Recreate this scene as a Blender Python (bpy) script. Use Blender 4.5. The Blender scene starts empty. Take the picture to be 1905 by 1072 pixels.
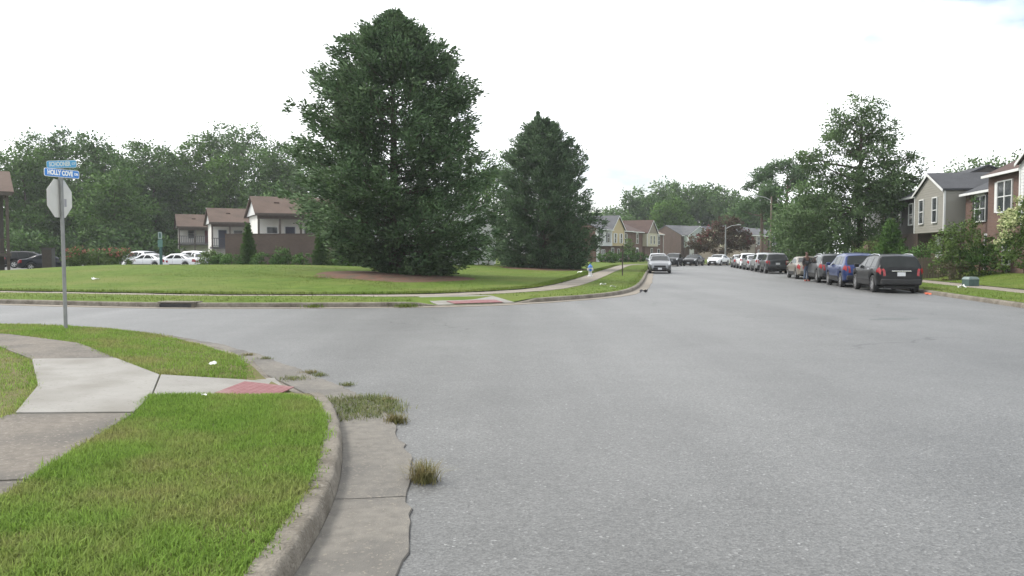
import bpy, bmesh, math, random
import numpy as np
from mathutils import Vector, Matrix
R = math.radians
rnd = random.Random(7)
rng = np.random.default_rng(11)
sc = bpy.context.scene
C = sc.collection

# ------------------------------------------------------------------ camera, sky, sun, exposure
CAMZ = 1.70
cam_d = bpy.data.cameras.new('camera'); cam = bpy.data.objects.new('camera', cam_d); C.objects.link(cam)
cam_d.sensor_width = 36.0; cam_d.lens = 36.0 * 1500 / 1905
cam_d.clip_start = 0.05; cam_d.clip_end = 4000
cam.location = (0, 0, CAMZ); cam.rotation_euler = (R(90) - math.atan(66 / 1500), 0, 0)
sc.camera = cam

SUN_EL, SUN_AZ = 48.0, -70.0          # azimuth from +Y towards +X
w = bpy.data.worlds.new('World'); sc.world = w; w.use_nodes = True
nt = w.node_tree; nt.nodes.clear()
sky = nt.nodes.new('ShaderNodeTexSky'); sky.sky_type = 'NISHITA'; sky.sun_disc = False
sky.sun_elevation = R(SUN_EL); sky.sun_rotation = R(SUN_AZ); sky.dust_density = 3.0; sky.air_density = 1.0
tc = nt.nodes.new('ShaderNodeTexCoord')
mp = nt.nodes.new('ShaderNodeMapping'); mp.inputs['Scale'].default_value = (1.0, 1.0, 2.6)
ns = nt.nodes.new('ShaderNodeTexNoise'); ns.inputs['Scale'].default_value = 2.2; ns.inputs['Detail'].default_value = 6; ns.inputs['Roughness'].default_value = 0.55
rp = nt.nodes.new('ShaderNodeValToRGB'); rp.color_ramp.elements[0].position = 0.37; rp.color_ramp.elements[1].position = 0.50
rp.color_ramp.elements[0].color = (0.14, 0.14, 0.14, 1); rp.color_ramp.elements[1].color = (0.97, 0.97, 0.97, 1)
mx = nt.nodes.new('ShaderNodeMix'); mx.data_type = 'RGBA'
mx.inputs[7].default_value = (8.2, 8.35, 8.5, 1)
bg = nt.nodes.new('ShaderNodeBackground'); bg.inputs['Strength'].default_value = 0.10
ow = nt.nodes.new('ShaderNodeOutputWorld')
L_ = nt.links.new
L_(tc.outputs['Generated'], mp.inputs['Vector']); L_(mp.outputs['Vector'], ns.inputs['Vector'])
L_(ns.outputs['Fac'], rp.inputs['Fac']); L_(rp.outputs['Color'], mx.inputs[0])
L_(sky.outputs['Color'], mx.inputs[6]); L_(mx.outputs[2], bg.inputs['Color']); L_(bg.outputs['Background'], ow.inputs['Surface'])

sun_d = bpy.data.lights.new('sun', 'SUN'); sun_d.energy = 1.5; sun_d.angle = R(14); sun_d.color = (1.0, 0.96, 0.9)
sun = bpy.data.objects.new('sun', sun_d); C.objects.link(sun)
_d = Vector((math.sin(R(SUN_AZ)) * math.cos(R(SUN_EL)), math.cos(R(SUN_AZ)) * math.cos(R(SUN_EL)), math.sin(R(SUN_EL))))
sun.rotation_euler = _d.to_track_quat('Z', 'Y').to_euler(); sun.location = (0, 0, 60)
vs = sc.view_settings; vs.view_transform = 'Standard'; vs.look = 'None'; vs.gamma = 1.0; vs.use_curve_mapping = False
vs.exposure = 1.25
sc.cycles.max_bounces = 6; sc.cycles.diffuse_bounces = 3; sc.cycles.transmission_bounces = 4; sc.cycles.transparent_max_bounces = 6
sc.cycles.use_denoising = True

# ------------------------------------------------------------------ materials
MATS = {}
def mat(name, c1, c2=None, rough=0.8, scale=3.0, detail=4.0, bump=0.0, bump_scale=None, metal=0.0, spec=None, coat=0.0,
        island=0.0, trans=0.0, coord='Object', stretch=None, c3=None, scale3=0.3, alpha=None, speck=None):
    if name in MATS: return MATS[name]
    m = bpy.data.materials.new(name); m.use_nodes = True; t = m.node_tree; N = t.nodes; K = t.links
    b = N['Principled BSDF']; b.inputs['Roughness'].default_value = rough; b.inputs['Metallic'].default_value = metal
    if spec is not None: b.inputs['Specular IOR Level'].default_value = spec
    if coat: b.inputs['Coat Weight'].default_value = coat; b.inputs['Coat Roughness'].default_value = 0.06
    c2 = c2 or c1
    co = N.new('ShaderNodeTexCoord'); vec = co.outputs[coord]
    if stretch:
        mpn = N.new('ShaderNodeMapping'); mpn.inputs['Scale'].default_value = stretch; K.new(vec, mpn.inputs['Vector']); vec = mpn.outputs['Vector']
    n1 = N.new('ShaderNodeTexNoise'); n1.inputs['Scale'].default_value = scale; n1.inputs['Detail'].default_value = detail
    K.new(vec, n1.inputs['Vector'])
    r1 = N.new('ShaderNodeMapRange'); r1.inputs['From Min'].default_value = 0.3; r1.inputs['From Max'].default_value = 0.7; K.new(n1.outputs['Fac'], r1.inputs['Value'])
    mx1 = N.new('ShaderNodeMix'); mx1.data_type = 'RGBA'; mx1.inputs[6].default_value = (*c1, 1); mx1.inputs[7].default_value = (*c2, 1)
    K.new(r1.outputs['Result'], mx1.inputs[0]); col = mx1.outputs[2]
    if c3:
        n3 = N.new('ShaderNodeTexNoise'); n3.inputs['Scale'].default_value = scale3; n3.inputs['Detail'].default_value = 5; K.new(vec, n3.inputs['Vector'])
        r3 = N.new('ShaderNodeMapRange'); r3.inputs['From Min'].default_value = 0.45; r3.inputs['From Max'].default_value = 0.68; K.new(n3.outputs['Fac'], r3.inputs['Value'])
        mx3 = N.new('ShaderNodeMix'); mx3.data_type = 'RGBA'; mx3.inputs[7].default_value = (*c3, 1); K.new(col, mx3.inputs[6]); K.new(r3.outputs['Result'], mx3.inputs[0]); col = mx3.outputs[2]
    if speck:
        cs, ss, thr = speck
        v = N.new('ShaderNodeTexVoronoi'); v.inputs['Scale'].default_value = ss; K.new(vec, v.inputs['Vector'])
        sp = N.new('ShaderNodeSeparateColor'); K.new(v.outputs['Color'], sp.inputs['Color'])
        rs = N.new('ShaderNodeMapRange'); rs.inputs['From Min'].default_value = thr; rs.inputs['From Max'].default_value = 1.0; rs.inputs['To Max'].default_value = 0.8; K.new(sp.outputs[0], rs.inputs['Value'])
        mxs = N.new('ShaderNodeMix'); mxs.data_type = 'RGBA'; mxs.inputs[7].default_value = (*cs, 1); K.new(col, mxs.inputs[6]); K.new(rs.outputs['Result'], mxs.inputs[0]); col = mxs.outputs[2]
    if island:
        g = N.new('ShaderNodeNewGeometry'); hs = N.new('ShaderNodeHueSaturation')
        ra = N.new('ShaderNodeMapRange'); ra.inputs['To Min'].default_value = 1 - island; ra.inputs['To Max'].default_value = 1 + island
        K.new(g.outputs['Random Per Island'], ra.inputs['Value']); K.new(ra.outputs['Result'], hs.inputs['Value']); K.new(col, hs.inputs['Color']); col = hs.outputs['Color']
    K.new(col, b.inputs['Base Color'])
    if bump:
        nb = N.new('ShaderNodeTexNoise'); nb.inputs['Scale'].default_value = bump_scale or scale * 4; nb.inputs['Detail'].default_value = 4; K.new(vec, nb.inputs['Vector'])
        bp = N.new('ShaderNodeBump'); bp.inputs['Strength'].default_value = bump; bp.inputs['Distance'].default_value = 0.02
        K.new(nb.outputs['Fac'], bp.inputs['Height']); K.new(bp.outputs['Normal'], b.inputs['Normal'])
    if trans:
        tr = N.new('ShaderNodeBsdfTranslucent'); K.new(col, tr.inputs['Color']); ms = N.new('ShaderNodeMixShader'); ms.inputs[0].default_value = trans
        K.new(b.outputs[0], ms.inputs[1]); K.new(tr.outputs[0], ms.inputs[2]); K.new(ms.outputs[0], N['Material Output'].inputs['Surface'])
    MATS[name] = m; return m

def brick_mat(name, c1, c2, mortar, sc_=1.0):
    if name in MATS: return MATS[name]
    m = bpy.data.materials.new(name); m.use_nodes = True; t = m.node_tree; N = t.nodes; K = t.links
    b = N['Principled BSDF']; b.inputs['Roughness'].default_value = 0.9
    co = N.new('ShaderNodeTexCoord'); sp = N.new('ShaderNodeSeparateXYZ'); K.new(co.outputs['Object'], sp.inputs[0])
    ad = N.new('ShaderNodeMath'); ad.operation = 'ADD'; K.new(sp.outputs[0], ad.inputs[0]); K.new(sp.outputs[1], ad.inputs[1])
    cb = N.new('ShaderNodeCombineXYZ'); K.new(ad.outputs[0], cb.inputs[0]); K.new(sp.outputs[2], cb.inputs[1])
    br = N.new('ShaderNodeTexBrick'); br.inputs['Scale'].default_value = 1.0; br.inputs['Brick Width'].default_value = 0.22 * sc_; br.inputs['Row Height'].default_value = 0.075 * sc_
    br.inputs['Mortar Size'].default_value = 0.008; br.inputs['Color1'].default_value = (*c1, 1); br.inputs['Color2'].default_value = (*c2, 1); br.inputs['Mortar'].default_value = (*mortar, 1)
    K.new(cb.outputs[0], br.inputs['Vector'])
    n = N.new('ShaderNodeTexNoise'); n.inputs['Scale'].default_value = 0.9; n.inputs['Detail'].default_value = 5; K.new(co.outputs['Object'], n.inputs['Vector'])
    hs = N.new('ShaderNodeHueSaturation'); mr = N.new('ShaderNodeMapRange'); mr.inputs['To Min'].default_value = 0.65; mr.inputs['To Max'].default_value = 1.35
    K.new(n.outputs['Fac'], mr.inputs['Value']); K.new(mr.outputs['Result'], hs.inputs['Value']); K.new(br.outputs['Color'], hs.inputs['Color']); K.new(hs.outputs[0], b.inputs['Base Color'])
    bp = N.new('ShaderNodeBump'); bp.inputs['Strength'].default_value = 0.4; bp.inputs['Distance'].default_value = 0.01; bp.invert = True
    K.new(br.outputs['Fac'], bp.inputs['Height']); K.new(bp.outputs[0], b.inputs['Normal'])
    MATS[name] = m; return m

def asphalt_mat():
    m = bpy.data.materials.new('asphalt'); m.use_nodes = True; t = m.node_tree; N = t.nodes; K = t.links
    b = N['Principled BSDF']; b.inputs['Roughness'].default_value = 0.55; b.inputs['Specular IOR Level'].default_value = 0.5
    co = N.new('ShaderNodeTexCoord'); v0 = co.outputs['Object']
    def noise(s, d=4, stretch=None, r=0.5):
        n = N.new('ShaderNodeTexNoise'); n.inputs['Scale'].default_value = s; n.inputs['Detail'].default_value = d; n.inputs['Roughness'].default_value = r
        if stretch:
            q = N.new('ShaderNodeMapping'); q.inputs['Rotation'].default_value = (0, 0, R(9.7)); q.inputs['Scale'].default_value = stretch; K.new(v0, q.inputs[0]); K.new(q.outputs[0], n.inputs['Vector'])
        else: K.new(v0, n.inputs['Vector'])
        return n.outputs['Fac']
    def rng_(x, a, bb, c, d):
        r = N.new('ShaderNodeMapRange'); r.inputs[1].default_value = a; r.inputs[2].default_value = bb; r.inputs[3].default_value = c; r.inputs[4].default_value = d; K.new(x, r.inputs[0]); return r.outputs[0]
    def mul(a, bb):
        q = N.new('ShaderNodeMath'); q.operation = 'MULTIPLY'; K.new(a, q.inputs[0]); K.new(bb, q.inputs[1]); return q.outputs[0]
    big = rng_(noise(0.12, 5), 0.3, 0.7, 0.86, 1.14)
    mid = rng_(noise(0.9, 8, r=0.62), 0.3, 0.7, 0.90, 1.10)
    lanes = rng_(noise(1.0, 3, (0.62, 0.022, 1)), 0.35, 0.65, 0.89, 1.11)
    fine = rng_(noise(60, 2, r=0.7), 0.3, 0.7, 0.76, 1.24)
    vo = N.new('ShaderNodeTexVoronoi'); vo.inputs['Scale'].default_value = 62; K.new(v0, vo.inputs['Vector'])
    sp = N.new('ShaderNodeSeparateColor'); K.new(vo.outputs['Color'], sp.inputs[0])
    st = rng_(sp.outputs[0], 0.0, 1.0, 0.70, 1.30); st2 = rng_(sp.outputs[1], 0.972, 0.985, 1.0, 1.7)
    # hairline cracks
    wn = N.new('ShaderNodeTexNoise'); wn.inputs['Scale'].default_value = 0.8; wn.inputs['Detail'].default_value = 6; K.new(v0, wn.inputs['Vector'])
    vm = N.new('ShaderNodeVectorMath'); vm.operation = 'MULTIPLY_ADD'; K.new(wn.outputs['Color'], vm.inputs[0]); vm.inputs[1].default_value = (1.6, 1.6, 0); K.new(v0, vm.inputs[2])
    vc = N.new('ShaderNodeTexVoronoi'); vc.feature = 'DISTANCE_TO_EDGE'; vc.inputs['Scale'].default_value = 0.16; K.new(vm.outputs[0], vc.inputs['Vector'])
    cr = rng_(vc.outputs['Distance'], 0.0008, 0.0040, 0.58, 1.0)
    msk = rng_(noise(0.20, 3), 0.49, 0.58, 0.0, 1.0)
    cm = N.new('ShaderNodeMix'); cm.data_type = 'FLOAT'; cm.inputs[2].default_value = 1.0; K.new(msk, cm.inputs[0]); K.new(cr, cm.inputs[3])
    f = mul(mul(mul(big, mid), mul(lanes, fine)), mul(mul(st, st2), cm.outputs[0]))
    cl = N.new('ShaderNodeVectorMath'); cl.operation = 'SCALE'; cl.inputs[0].default_value = (0.1040, 0.1055, 0.1025); K.new(f, cl.inputs['Scale'])
    K.new(cl.outputs[0], b.inputs['Base Color'])
    bp = N.new('ShaderNodeBump'); bp.inputs['Strength'].default_value = 0.5; bp.inputs['Distance'].default_value = 0.006
    K.new(vo.outputs['Distance'], bp.inputs['Height']); K.new(bp.outputs[0], b.inputs['Normal'])
    return m
M_ASPH = asphalt_mat()
M_LAWN = mat('lawn_turf', (0.060, 0.102, 0.015), (0.106, 0.152, 0.028), 0.95, 1.6, 7, 0.8, 38, c3=(0.122, 0.142, 0.038), scale3=0.22, spec=0.1)
M_SOIL = mat('turf_base', (0.090, 0.112, 0.030), (0.150, 0.125, 0.070), 0.95, 9, 6, 0.8, 60, spec=0.1)
M_BLADE = mat('grass_blade', (0.150, 0.250, 0.042), (0.205, 0.298, 0.062), 0.7, 1.3, 5, island=0.42, trans=0.4, c3=(0.245, 0.255, 0.090), scale3=1.25, spec=0.15)
M_BLADE2 = mat('grass_blade_far', (0.080, 0.130, 0.020), (0.120, 0.165, 0.034), 0.8, 0.8, 5, island=0.25, trans=0.25, c3=(0.14, 0.155, 0.05), scale3=0.3, spec=0.1)
M_DRY = mat('dry_grass', (0.20, 0.155, 0.07), (0.12, 0.13, 0.04), 0.8, 8, island=0.3, trans=0.2)
M_WEED = mat('weed_green', (0.09, 0.13, 0.03), (0.16, 0.16, 0.06), 0.8, 6, island=0.3, trans=0.25)
M_CONC = mat('new_concrete', (0.205, 0.198, 0.180), (0.240, 0.233, 0.213), 0.9, 3.0, 8, 0.3, 90, c3=(0.165, 0.156, 0.136), scale3=1.1, speck=((0.15, 0.14, 0.12), 40, 0.93))
M_OLDC = mat('old_concrete', (0.112, 0.099, 0.082), (0.165, 0.146, 0.122), 0.95, 14, 6, 0.5, 120, speck=((0.24, 0.215, 0.18), 60, 0.88), c3=(0.09, 0.083, 0.072), scale3=1.2)
M_GUTT = mat('gutter_concrete', (0.118, 0.110, 0.096), (0.172, 0.160, 0.138), 0.95, 10, 7, 0.5, 110, speck=((0.21, 0.19, 0.155), 70, 0.9), c3=(0.092, 0.088, 0.080), scale3=0.9)
M_KERB = mat('kerb_concrete', (0.140, 0.124, 0.100), (0.205, 0.184, 0.150), 0.95, 9, 8, 1.0, 45, c3=(0.088, 0.075, 0.056), scale3=2.2, speck=((0.23, 0.21, 0.175), 45, 0.9))
M_WALK = mat('pale_concrete_walk', (0.185, 0.160, 0.128), (0.220, 0.198, 0.162), 0.95, 3, 6, 0.3, 80)
M_TACT = mat('tactile_red', (0.165, 0.062, 0.066), (0.200, 0.088, 0.088), 0.85, 12, 5, c3=(0.21, 0.12, 0.115), scale3=4)
M_MULCH = mat('mulch', (0.085, 0.038, 0.022), (0.150, 0.070, 0.040), 0.95, 9, 7, 1.0, 40, c3=(0.060, 0.050, 0.028), scale3=1.6)
M_BARK = mat('bark', (0.055, 0.042, 0.032), (0.095, 0.075, 0.058), 0.95, 6, 6, 0.8, 20, stretch=(1, 1, 0.25))
M_PINEB = mat('pine_bark', (0.09, 0.062, 0.045), (0.14, 0.10, 0.075), 0.95, 6, 6, 0.8, 20, stretch=(1, 1, 0.3))
def leafm(name, c1, c2, isl=0.28, tr=0.25, sc3=0.35): return mat(name, c1, c2, 0.75, sc3, 4, island=isl, trans=tr, spec=0.25)
M_CON1 = leafm('cypress_leaf', (0.0551, 0.1066, 0.0446), (0.0982, 0.1575, 0.0668), 0.3, 0.2, 0.9)
M_CON2 = leafm('cedar_leaf', (0.0503, 0.0946, 0.0424), (0.0791, 0.1309, 0.0580), 0.3, 0.2, 0.9)
M_DEC = [leafm('oak_leaf', (0.0526, 0.1133, 0.0236), (0.0823, 0.1581, 0.0295)), leafm('maple_leaf', (0.0593, 0.1262, 0.0205), (0.0909, 0.1743, 0.0290)),
         leafm('poplar_leaf', (0.0604, 0.1185, 0.0334), (0.0935, 0.1646, 0.0471)), leafm('gum_leaf', (0.0467, 0.1019, 0.0270), (0.0748, 0.1405, 0.0333))]
M_WILL = leafm('willow_oak_leaf', (0.0745, 0.1272, 0.0507), (0.1156, 0.1797, 0.0700))
M_PINE = leafm('pine_needle', (0.0562, 0.1075, 0.0435), (0.0865, 0.1455, 0.0574))
M_BUSH = leafm('bush_leaf', (0.0474, 0.1082, 0.0223), (0.0766, 0.1544, 0.0312), sc3=1.5)
M_ARB = leafm('arborvitae_leaf', (0.040, 0.090, 0.014), (0.060, 0.120, 0.020), sc3=1.5)
M_LIGHTB = leafm('light_bush_leaf', (0.075, 0.125, 0.030), (0.11, 0.17, 0.045), sc3=1.0)
M_REDL = leafm('crape_leaf', (0.1063, 0.0540, 0.0420), (0.0750, 0.0744, 0.0384), sc3=0.8)
M_REDF = leafm('crape_flower', (0.22, 0.055, 0.075), (0.18, 0.05, 0.06), sc3=2)
M_PINKF = leafm('hedge_flower', (0.42, 0.10, 0.11), (0.38, 0.14, 0.12), sc3=2)
M_WHITF = leafm('white_flower', (0.46, 0.47, 0.26), (0.38, 0.43, 0.20), 0.15, 0.2, 2)
M_WHITE = mat('white_trim', (0.62, 0.63, 0.62), (0.56, 0.57, 0.56), 0.6, 3)
M_GLASS = mat('window_glass', (0.025, 0.03, 0.035), (0.05, 0.055, 0.06), 0.08, 1.5, spec=0.6)
M_CURT = mat('curtained_glass', (0.20, 0.205, 0.21), (0.07, 0.075, 0.08), 0.1, 1.2, spec=0.6)
M_BLACK = mat('black_paint', (0.018, 0.018, 0.02), rough=0.5)
M_DKGREY = mat('dark_grey_rail', (0.050, 0.048, 0.050), (0.075, 0.072, 0.072), 0.7, 2)
M_BRICK = brick_mat('red_brown_brick', (0.120, 0.062, 0.044), (0.085, 0.044, 0.034), (0.145, 0.122, 0.105))
M_BRICKD = brick_mat('dark_brown_brick', (0.082, 0.052, 0.041), (0.062, 0.039, 0.033), (0.105, 0.086, 0.075))
M_BRICKW = brick_mat('purple_brown_brick', (0.098, 0.066, 0.051), (0.072, 0.049, 0.040), (0.115, 0.098, 0.082))
def sidm(n, c):
    c = tuple(k * (0.72 if n in ('tan_siding', 'taupe_siding', 'cream_siding') else 0.84) for k in c); return mat(n, c, tuple(k * 0.9 for k in c), 0.75, 0.7, 5)
M_STAN = sidm('tan_siding', (0.335, 0.325, 0.285)); M_SWHT = sidm('white_siding', (0.68, 0.69, 0.68)); M_SYEL = sidm('yellow_siding', (0.52, 0.42, 0.24))
M_SCRM = sidm('cream_siding', (0.58, 0.54, 0.40)); M_SMNT = sidm('mint_siding', (0.38, 0.44, 0.40)); M_SBLU = sidm('slate_siding', (0.065, 0.072, 0.085)); M_SBRN = sidm('dark_brown_siding', (0.06, 0.052, 0.046))
M_SAPT = sidm('apartment_white', (0.84, 0.82, 0.77)); M_STPE = sidm('taupe_siding', (0.30, 0.255, 0.205))
def roofm(n, c): return mat(n, c, tuple(k * 1.25 for k in c), 0.95, 5, 6, 0.6, 30, c3=tuple(k * 0.8 for k in c), scale3=0.6)
M_RGRY = roofm('grey_shingle', (0.075, 0.078, 0.083)); M_RBRN = roofm('brown_shingle', (0.082, 0.055, 0.041)); M_RRED = roofm('red_brown_shingle', (0.060, 0.037, 0.030)); M_RDK = roofm('charcoal_shingle', (0.042, 0.044, 0.049)); M_RTAN = roofm('tan_shingle', (0.22, 0.18, 0.14))
M_STEEL = mat('galvanised_steel', (0.20, 0.205, 0.205), (0.26, 0.265, 0.26), 0.55, 6, metal=0.4)
M_ALU = mat('sign_back', (0.50, 0.50, 0.47), (0.56, 0.56, 0.53), 0.6, 5, metal=0.1)
M_STOPR = mat('stop_red', (0.45, 0.02, 0.02), rough=0.5)
M_BLUE1 = mat('sign_blue_faded', (0.060, 0.28, 0.52), (0.085, 0.32, 0.54), 0.5, 5)
M_BLUE2 = mat('sign_blue', (0.025, 0.17, 0.56), (0.05, 0.24, 0.60), 0.45, 3)
M_SWT = mat('sign_white', (0.80, 0.82, 0.80), rough=0.5)
M_SWT2 = mat('sign_white_faded', (0.45, 0.53, 0.55), rough=0.5)
M_WOODP = mat('pole_wood', (0.16, 0.125, 0.095), (0.21, 0.17, 0.13), 0.9, 5, stretch=(1, 1, 0.1))
M_FENCE = mat('fence_wood', (0.10, 0.078, 0.058), (0.145, 0.115, 0.09), 0.9, 5, stretch=(1, 1, 0.15))
M_POSTB = mat('brown_post', (0.052, 0.040, 0.034), (0.075, 0.060, 0.050), 0.8, 4)
M_GREENP = mat('green_post', (0.02, 0.075, 0.075), (0.03, 0.09, 0.09), 0.6, 3)
M_GBOX = mat('green_box', (0.045, 0.085, 0.080), (0.07, 0.115, 0.105), 0.6, 6)
M_TYRE = mat('tyre_rubber', (0.02, 0.02, 0.02), (0.03, 0.03, 0.03), 0.85, 10)
M_RIM = mat('wheel_rim', (0.42, 0.42, 0.43), (0.5, 0.5, 0.5), 0.3, 8, metal=0.8)
M_CARGL = mat('car_glass', (0.008, 0.011, 0.011), (0.014, 0.017, 0.017), 0.05, 1, spec=0.22)
M_TAIL = mat('tail_light_red', (0.20, 0.006, 0.010), (0.27, 0.010, 0.012), 0.25, 4, coat=0.2)
M_HEAD = mat('head_light', (0.55, 0.57, 0.58), (0.45, 0.47, 0.48), 0.12, 8, coat=0.6)
M_CHROME = mat('chrome', (0.65, 0.65, 0.66), rough=0.18, metal=1.0)
M_PLAST = mat('black_plastic', (0.012, 0.012, 0.013), (0.018, 0.018, 0.018), 0.7, 5)
M_PLATE = mat('number_plate', (0.62, 0.63, 0.64), (0.55, 0.56, 0.58), 0.5, 20)

# ------------------------------------------------------------------ mesh helpers
def link(o, parent=None):
    C.objects.link(o)
    if parent: o.parent = parent
    return o
def fast_mesh(name, V, F):
    """V (n,3) array; F list of (k,m) index arrays with m verts per face"""
    me = bpy.data.meshes.new(name); V = np.asarray(V, dtype=np.float32)
    F = [np.asarray(f, dtype=np.int32) for f in F if len(f)]
    me.vertices.add(len(V)); me.vertices.foreach_set('co', V.ravel())
    nl = sum(f.size for f in F); npol = sum(len(f) for f in F)
    me.loops.add(nl); me.loops.foreach_set('vertex_index', np.concatenate([f.ravel() for f in F]))
    me.polygons.add(npol)
    tot = np.concatenate([np.full(len(f), f.shape[1], dtype=np.int32) for f in F]); st = np.concatenate([[0], np.cumsum(tot)[:-1]]).astype(np.int32)
    me.polygons.foreach_set('loop_start', st)
    me.update(calc_edges=True); me.validate(); return me
class MB:
    """collects verts/faces, builds one mesh"""
    def __init__(s): s.v = []; s.f = []
    def add(s, vs, fs):
        o = len(s.v); s.v += [tuple(v) for v in vs]; s.f += [tuple(i + o for i in f) for f in fs]; return s
    def box(s, x0, x1, y0, y1, z0, z1):
        return s.add([(x0, y0, z0), (x1, y0, z0), (x1, y1, z0), (x0, y1, z0), (x0, y0, z1), (x1, y0, z1), (x1, y1, z1), (x0, y1, z1)],
                     [(0, 3, 2, 1), (4, 5, 6, 7), (0, 1, 5, 4), (1, 2, 6, 5), (2, 3, 7, 6), (3, 0, 4, 7)])
    def prism(s, poly, d):
        """poly: 3d points, extruded along vector d"""
        n = len(poly); a = [Vector(p) for p in poly]; b = [p + Vector(d) for p in a]
        return s.add(a + b, [tuple(range(n))[::-1], tuple(range(n, 2 * n))] + [(i, (i + 1) % n, (i + 1) % n + n, i + n) for i in range(n)])
    def tube(s, pts, rad, n=8, cap=True):
        pts = [Vector(p) for p in pts]; rad = rad if isinstance(rad, (list, tuple)) else [rad] * len(pts); o = len(s.v)
        for i, p in enumerate(pts):
            t = (pts[min(i + 1, len(pts) - 1)] - pts[max(i - 1, 0)]).normalized()
            a = t.orthogonal() if abs(t.z) < 0.95 else Vector((1, 0, 0)) - t * t.x
            a.normalize(); b = t.cross(a)
            for k in range(n):
                q = 2 * math.pi * k / n; s.v.append(tuple(p + (a * math.cos(q) + b * math.sin(q)) * rad[i]))
        for i in range(len(pts) - 1):
            for k in range(n):
                s.f.append((o + i * n + k, o + i * n + (k + 1) % n, o + (i + 1) * n + (k + 1) % n, o + (i + 1) * n + k))
        if cap:
            s.f.append(tuple(o + k for k in range(n))[::-1]); s.f.append(tuple(o + (len(pts) - 1) * n + k for k in range(n)))
        return s
    def lathe(s, prof, c=(0, 0, 0), axis='z', n=16):
        o = len(s.v)
        for r, h in prof:
            for k in range(n):
                q = 2 * math.pi * k / n; a, b = r * math.cos(q), r * math.sin(q)
                p = (a, b, h) if axis == 'z' else (a, h, b)
                s.v.append((p[0] + c[0], p[1] + c[1], p[2] + c[2]))
        for i in range(len(prof) - 1):
            for k in range(n):
                q = (o + i * n + k, o + i * n + (k + 1) % n, o + (i + 1) * n + (k + 1) % n, o + (i + 1) * n + k)
                s.f.append(q if axis == 'z' else q[::-1])
        return s
    def mesh(s, name, smooth=None):
        me = bpy.data.meshes.new(name); me.from_pydata(s.v, [], s.f); me.validate()
        bm = bmesh.new(); bm.from_mesh(me); bmesh.ops.recalc_face_normals(bm, faces=bm.faces); bm.to_mesh(me); bm.free()
        if smooth is not None:
            me.polygons.foreach_set('use_smooth', [True] * len(me.polygons)); me.set_sharp_from_angle(angle=R(smooth))
        me.update(); return me
    def build(s, name, m, parent=None, smooth=None, bevel=0):
        me = s.mesh(name, smooth); me.materials.append(m); o = bpy.data.objects.new(name, me); link(o, parent)
        if bevel:
            md = o.modifiers.new('bevel', 'BEVEL'); md.width = bevel; md.segments = 2; md.limit_method = 'ANGLE'
        return o
def tag(o, label, cat, group=None):
    o['label'] = label; o['category'] = cat
    if group: o['group'] = group
    return o
def kind(o, k): o['kind'] = k; return o
def thing(name, label, cat, loc=(0, 0, 0), rz=0.0, group=None):
    o = bpy.data.objects.new(name, None); o.empty_display_size = 0.3; link(o); o.location = loc; o.rotation_euler = (0, 0, rz); return tag(o, label, cat, group)
def copy_tree(o, parent=None):
    c = o.copy(); link(c)
    if parent: c.parent = parent
    for ch in list(o.children): copy_tree(ch, c)
    return c

# ------------------------------------------------------------------ ground plan (metres; camera stands at the origin, looks along +Y)
def smooth_path(pts, step=0.5):
    P = np.array([pts[0]] + list(pts) + [pts[-1]], float); out = []
    for i in range(1, len(P) - 2):
        a, b, c, d = P[i - 1], P[i], P[i + 1], P[i + 2]; n = max(2, int(np.linalg.norm(c - b) / step))
        for k in range(n):
            t = k / n; out.append(0.5 * ((2 * b) + (-a + c) * t + (2 * a - 5 * b + 4 * c - d) * t * t + (-a + 3 * b - 3 * c + d) * t ** 3))
    out.append(P[-2]); out = np.array(out)
    s = np.concatenate([[0], np.cumsum(np.linalg.norm(np.diff(out, axis=0), axis=1))]); q = np.arange(0, s[-1], step)
    return np.stack([np.interp(q, s, out[:, 0]), np.interp(q, s, out[:, 1])], 1)
def normals(P):
    t = np.gradient(P, axis=0); t /= np.linalg.norm(t, axis=1)[:, None]; return np.stack([-t[:, 1], t[:, 0]], 1)     # left of travel
def S(x): x = np.clip(x, 0, 1); return x * x * (3 - 2 * x)

# kerb line of the far corner block: from the left, round the corner, up the street, round the far bend. Block on the left of travel
FAR = smooth_path([(-80, 43), (-50, 35.5), (-28, 29.6), (-16.9, 26.6), (-12.7, 25.3), (-10.3, 24.85), (-7.5, 24.8), (-4.2, 25.0), (-1.74, 25.6), (-0.22, 26.5), (1.26, 27.85), (2.7, 29.5), (3.95, 31.5), (4.95, 34.1), (6.1, 38.7), (7.75, 47.2), (10.44, 62.2), (13.0, 76), (15.2, 88), (17.4, 98), (20.8, 105), (26.5, 109), (36, 110.5), (70, 111)], 0.5)
# kerb line of the near corner: from behind the camera round to the left. Block on the left of travel
NEAR = smooth_path([(-2.2, -14), (-1.35, -4), (-1.16, 2), (-1.14, 4.17), (-1.21, 5.4), (-1.38, 6.5), (-1.65, 7.67), (-2.03, 8.8), (-2.62, 9.85), (-3.4, 11.1), (-4.25, 12.45), (-5.2, 13.75), (-6.4, 15.1), (-7.95, 16.45), (-9.35, 17.15), (-11, 17.65), (-14, 18.4), (-24, 20.8), (-50, 26.8), (-80, 34)], 0.125)
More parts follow.
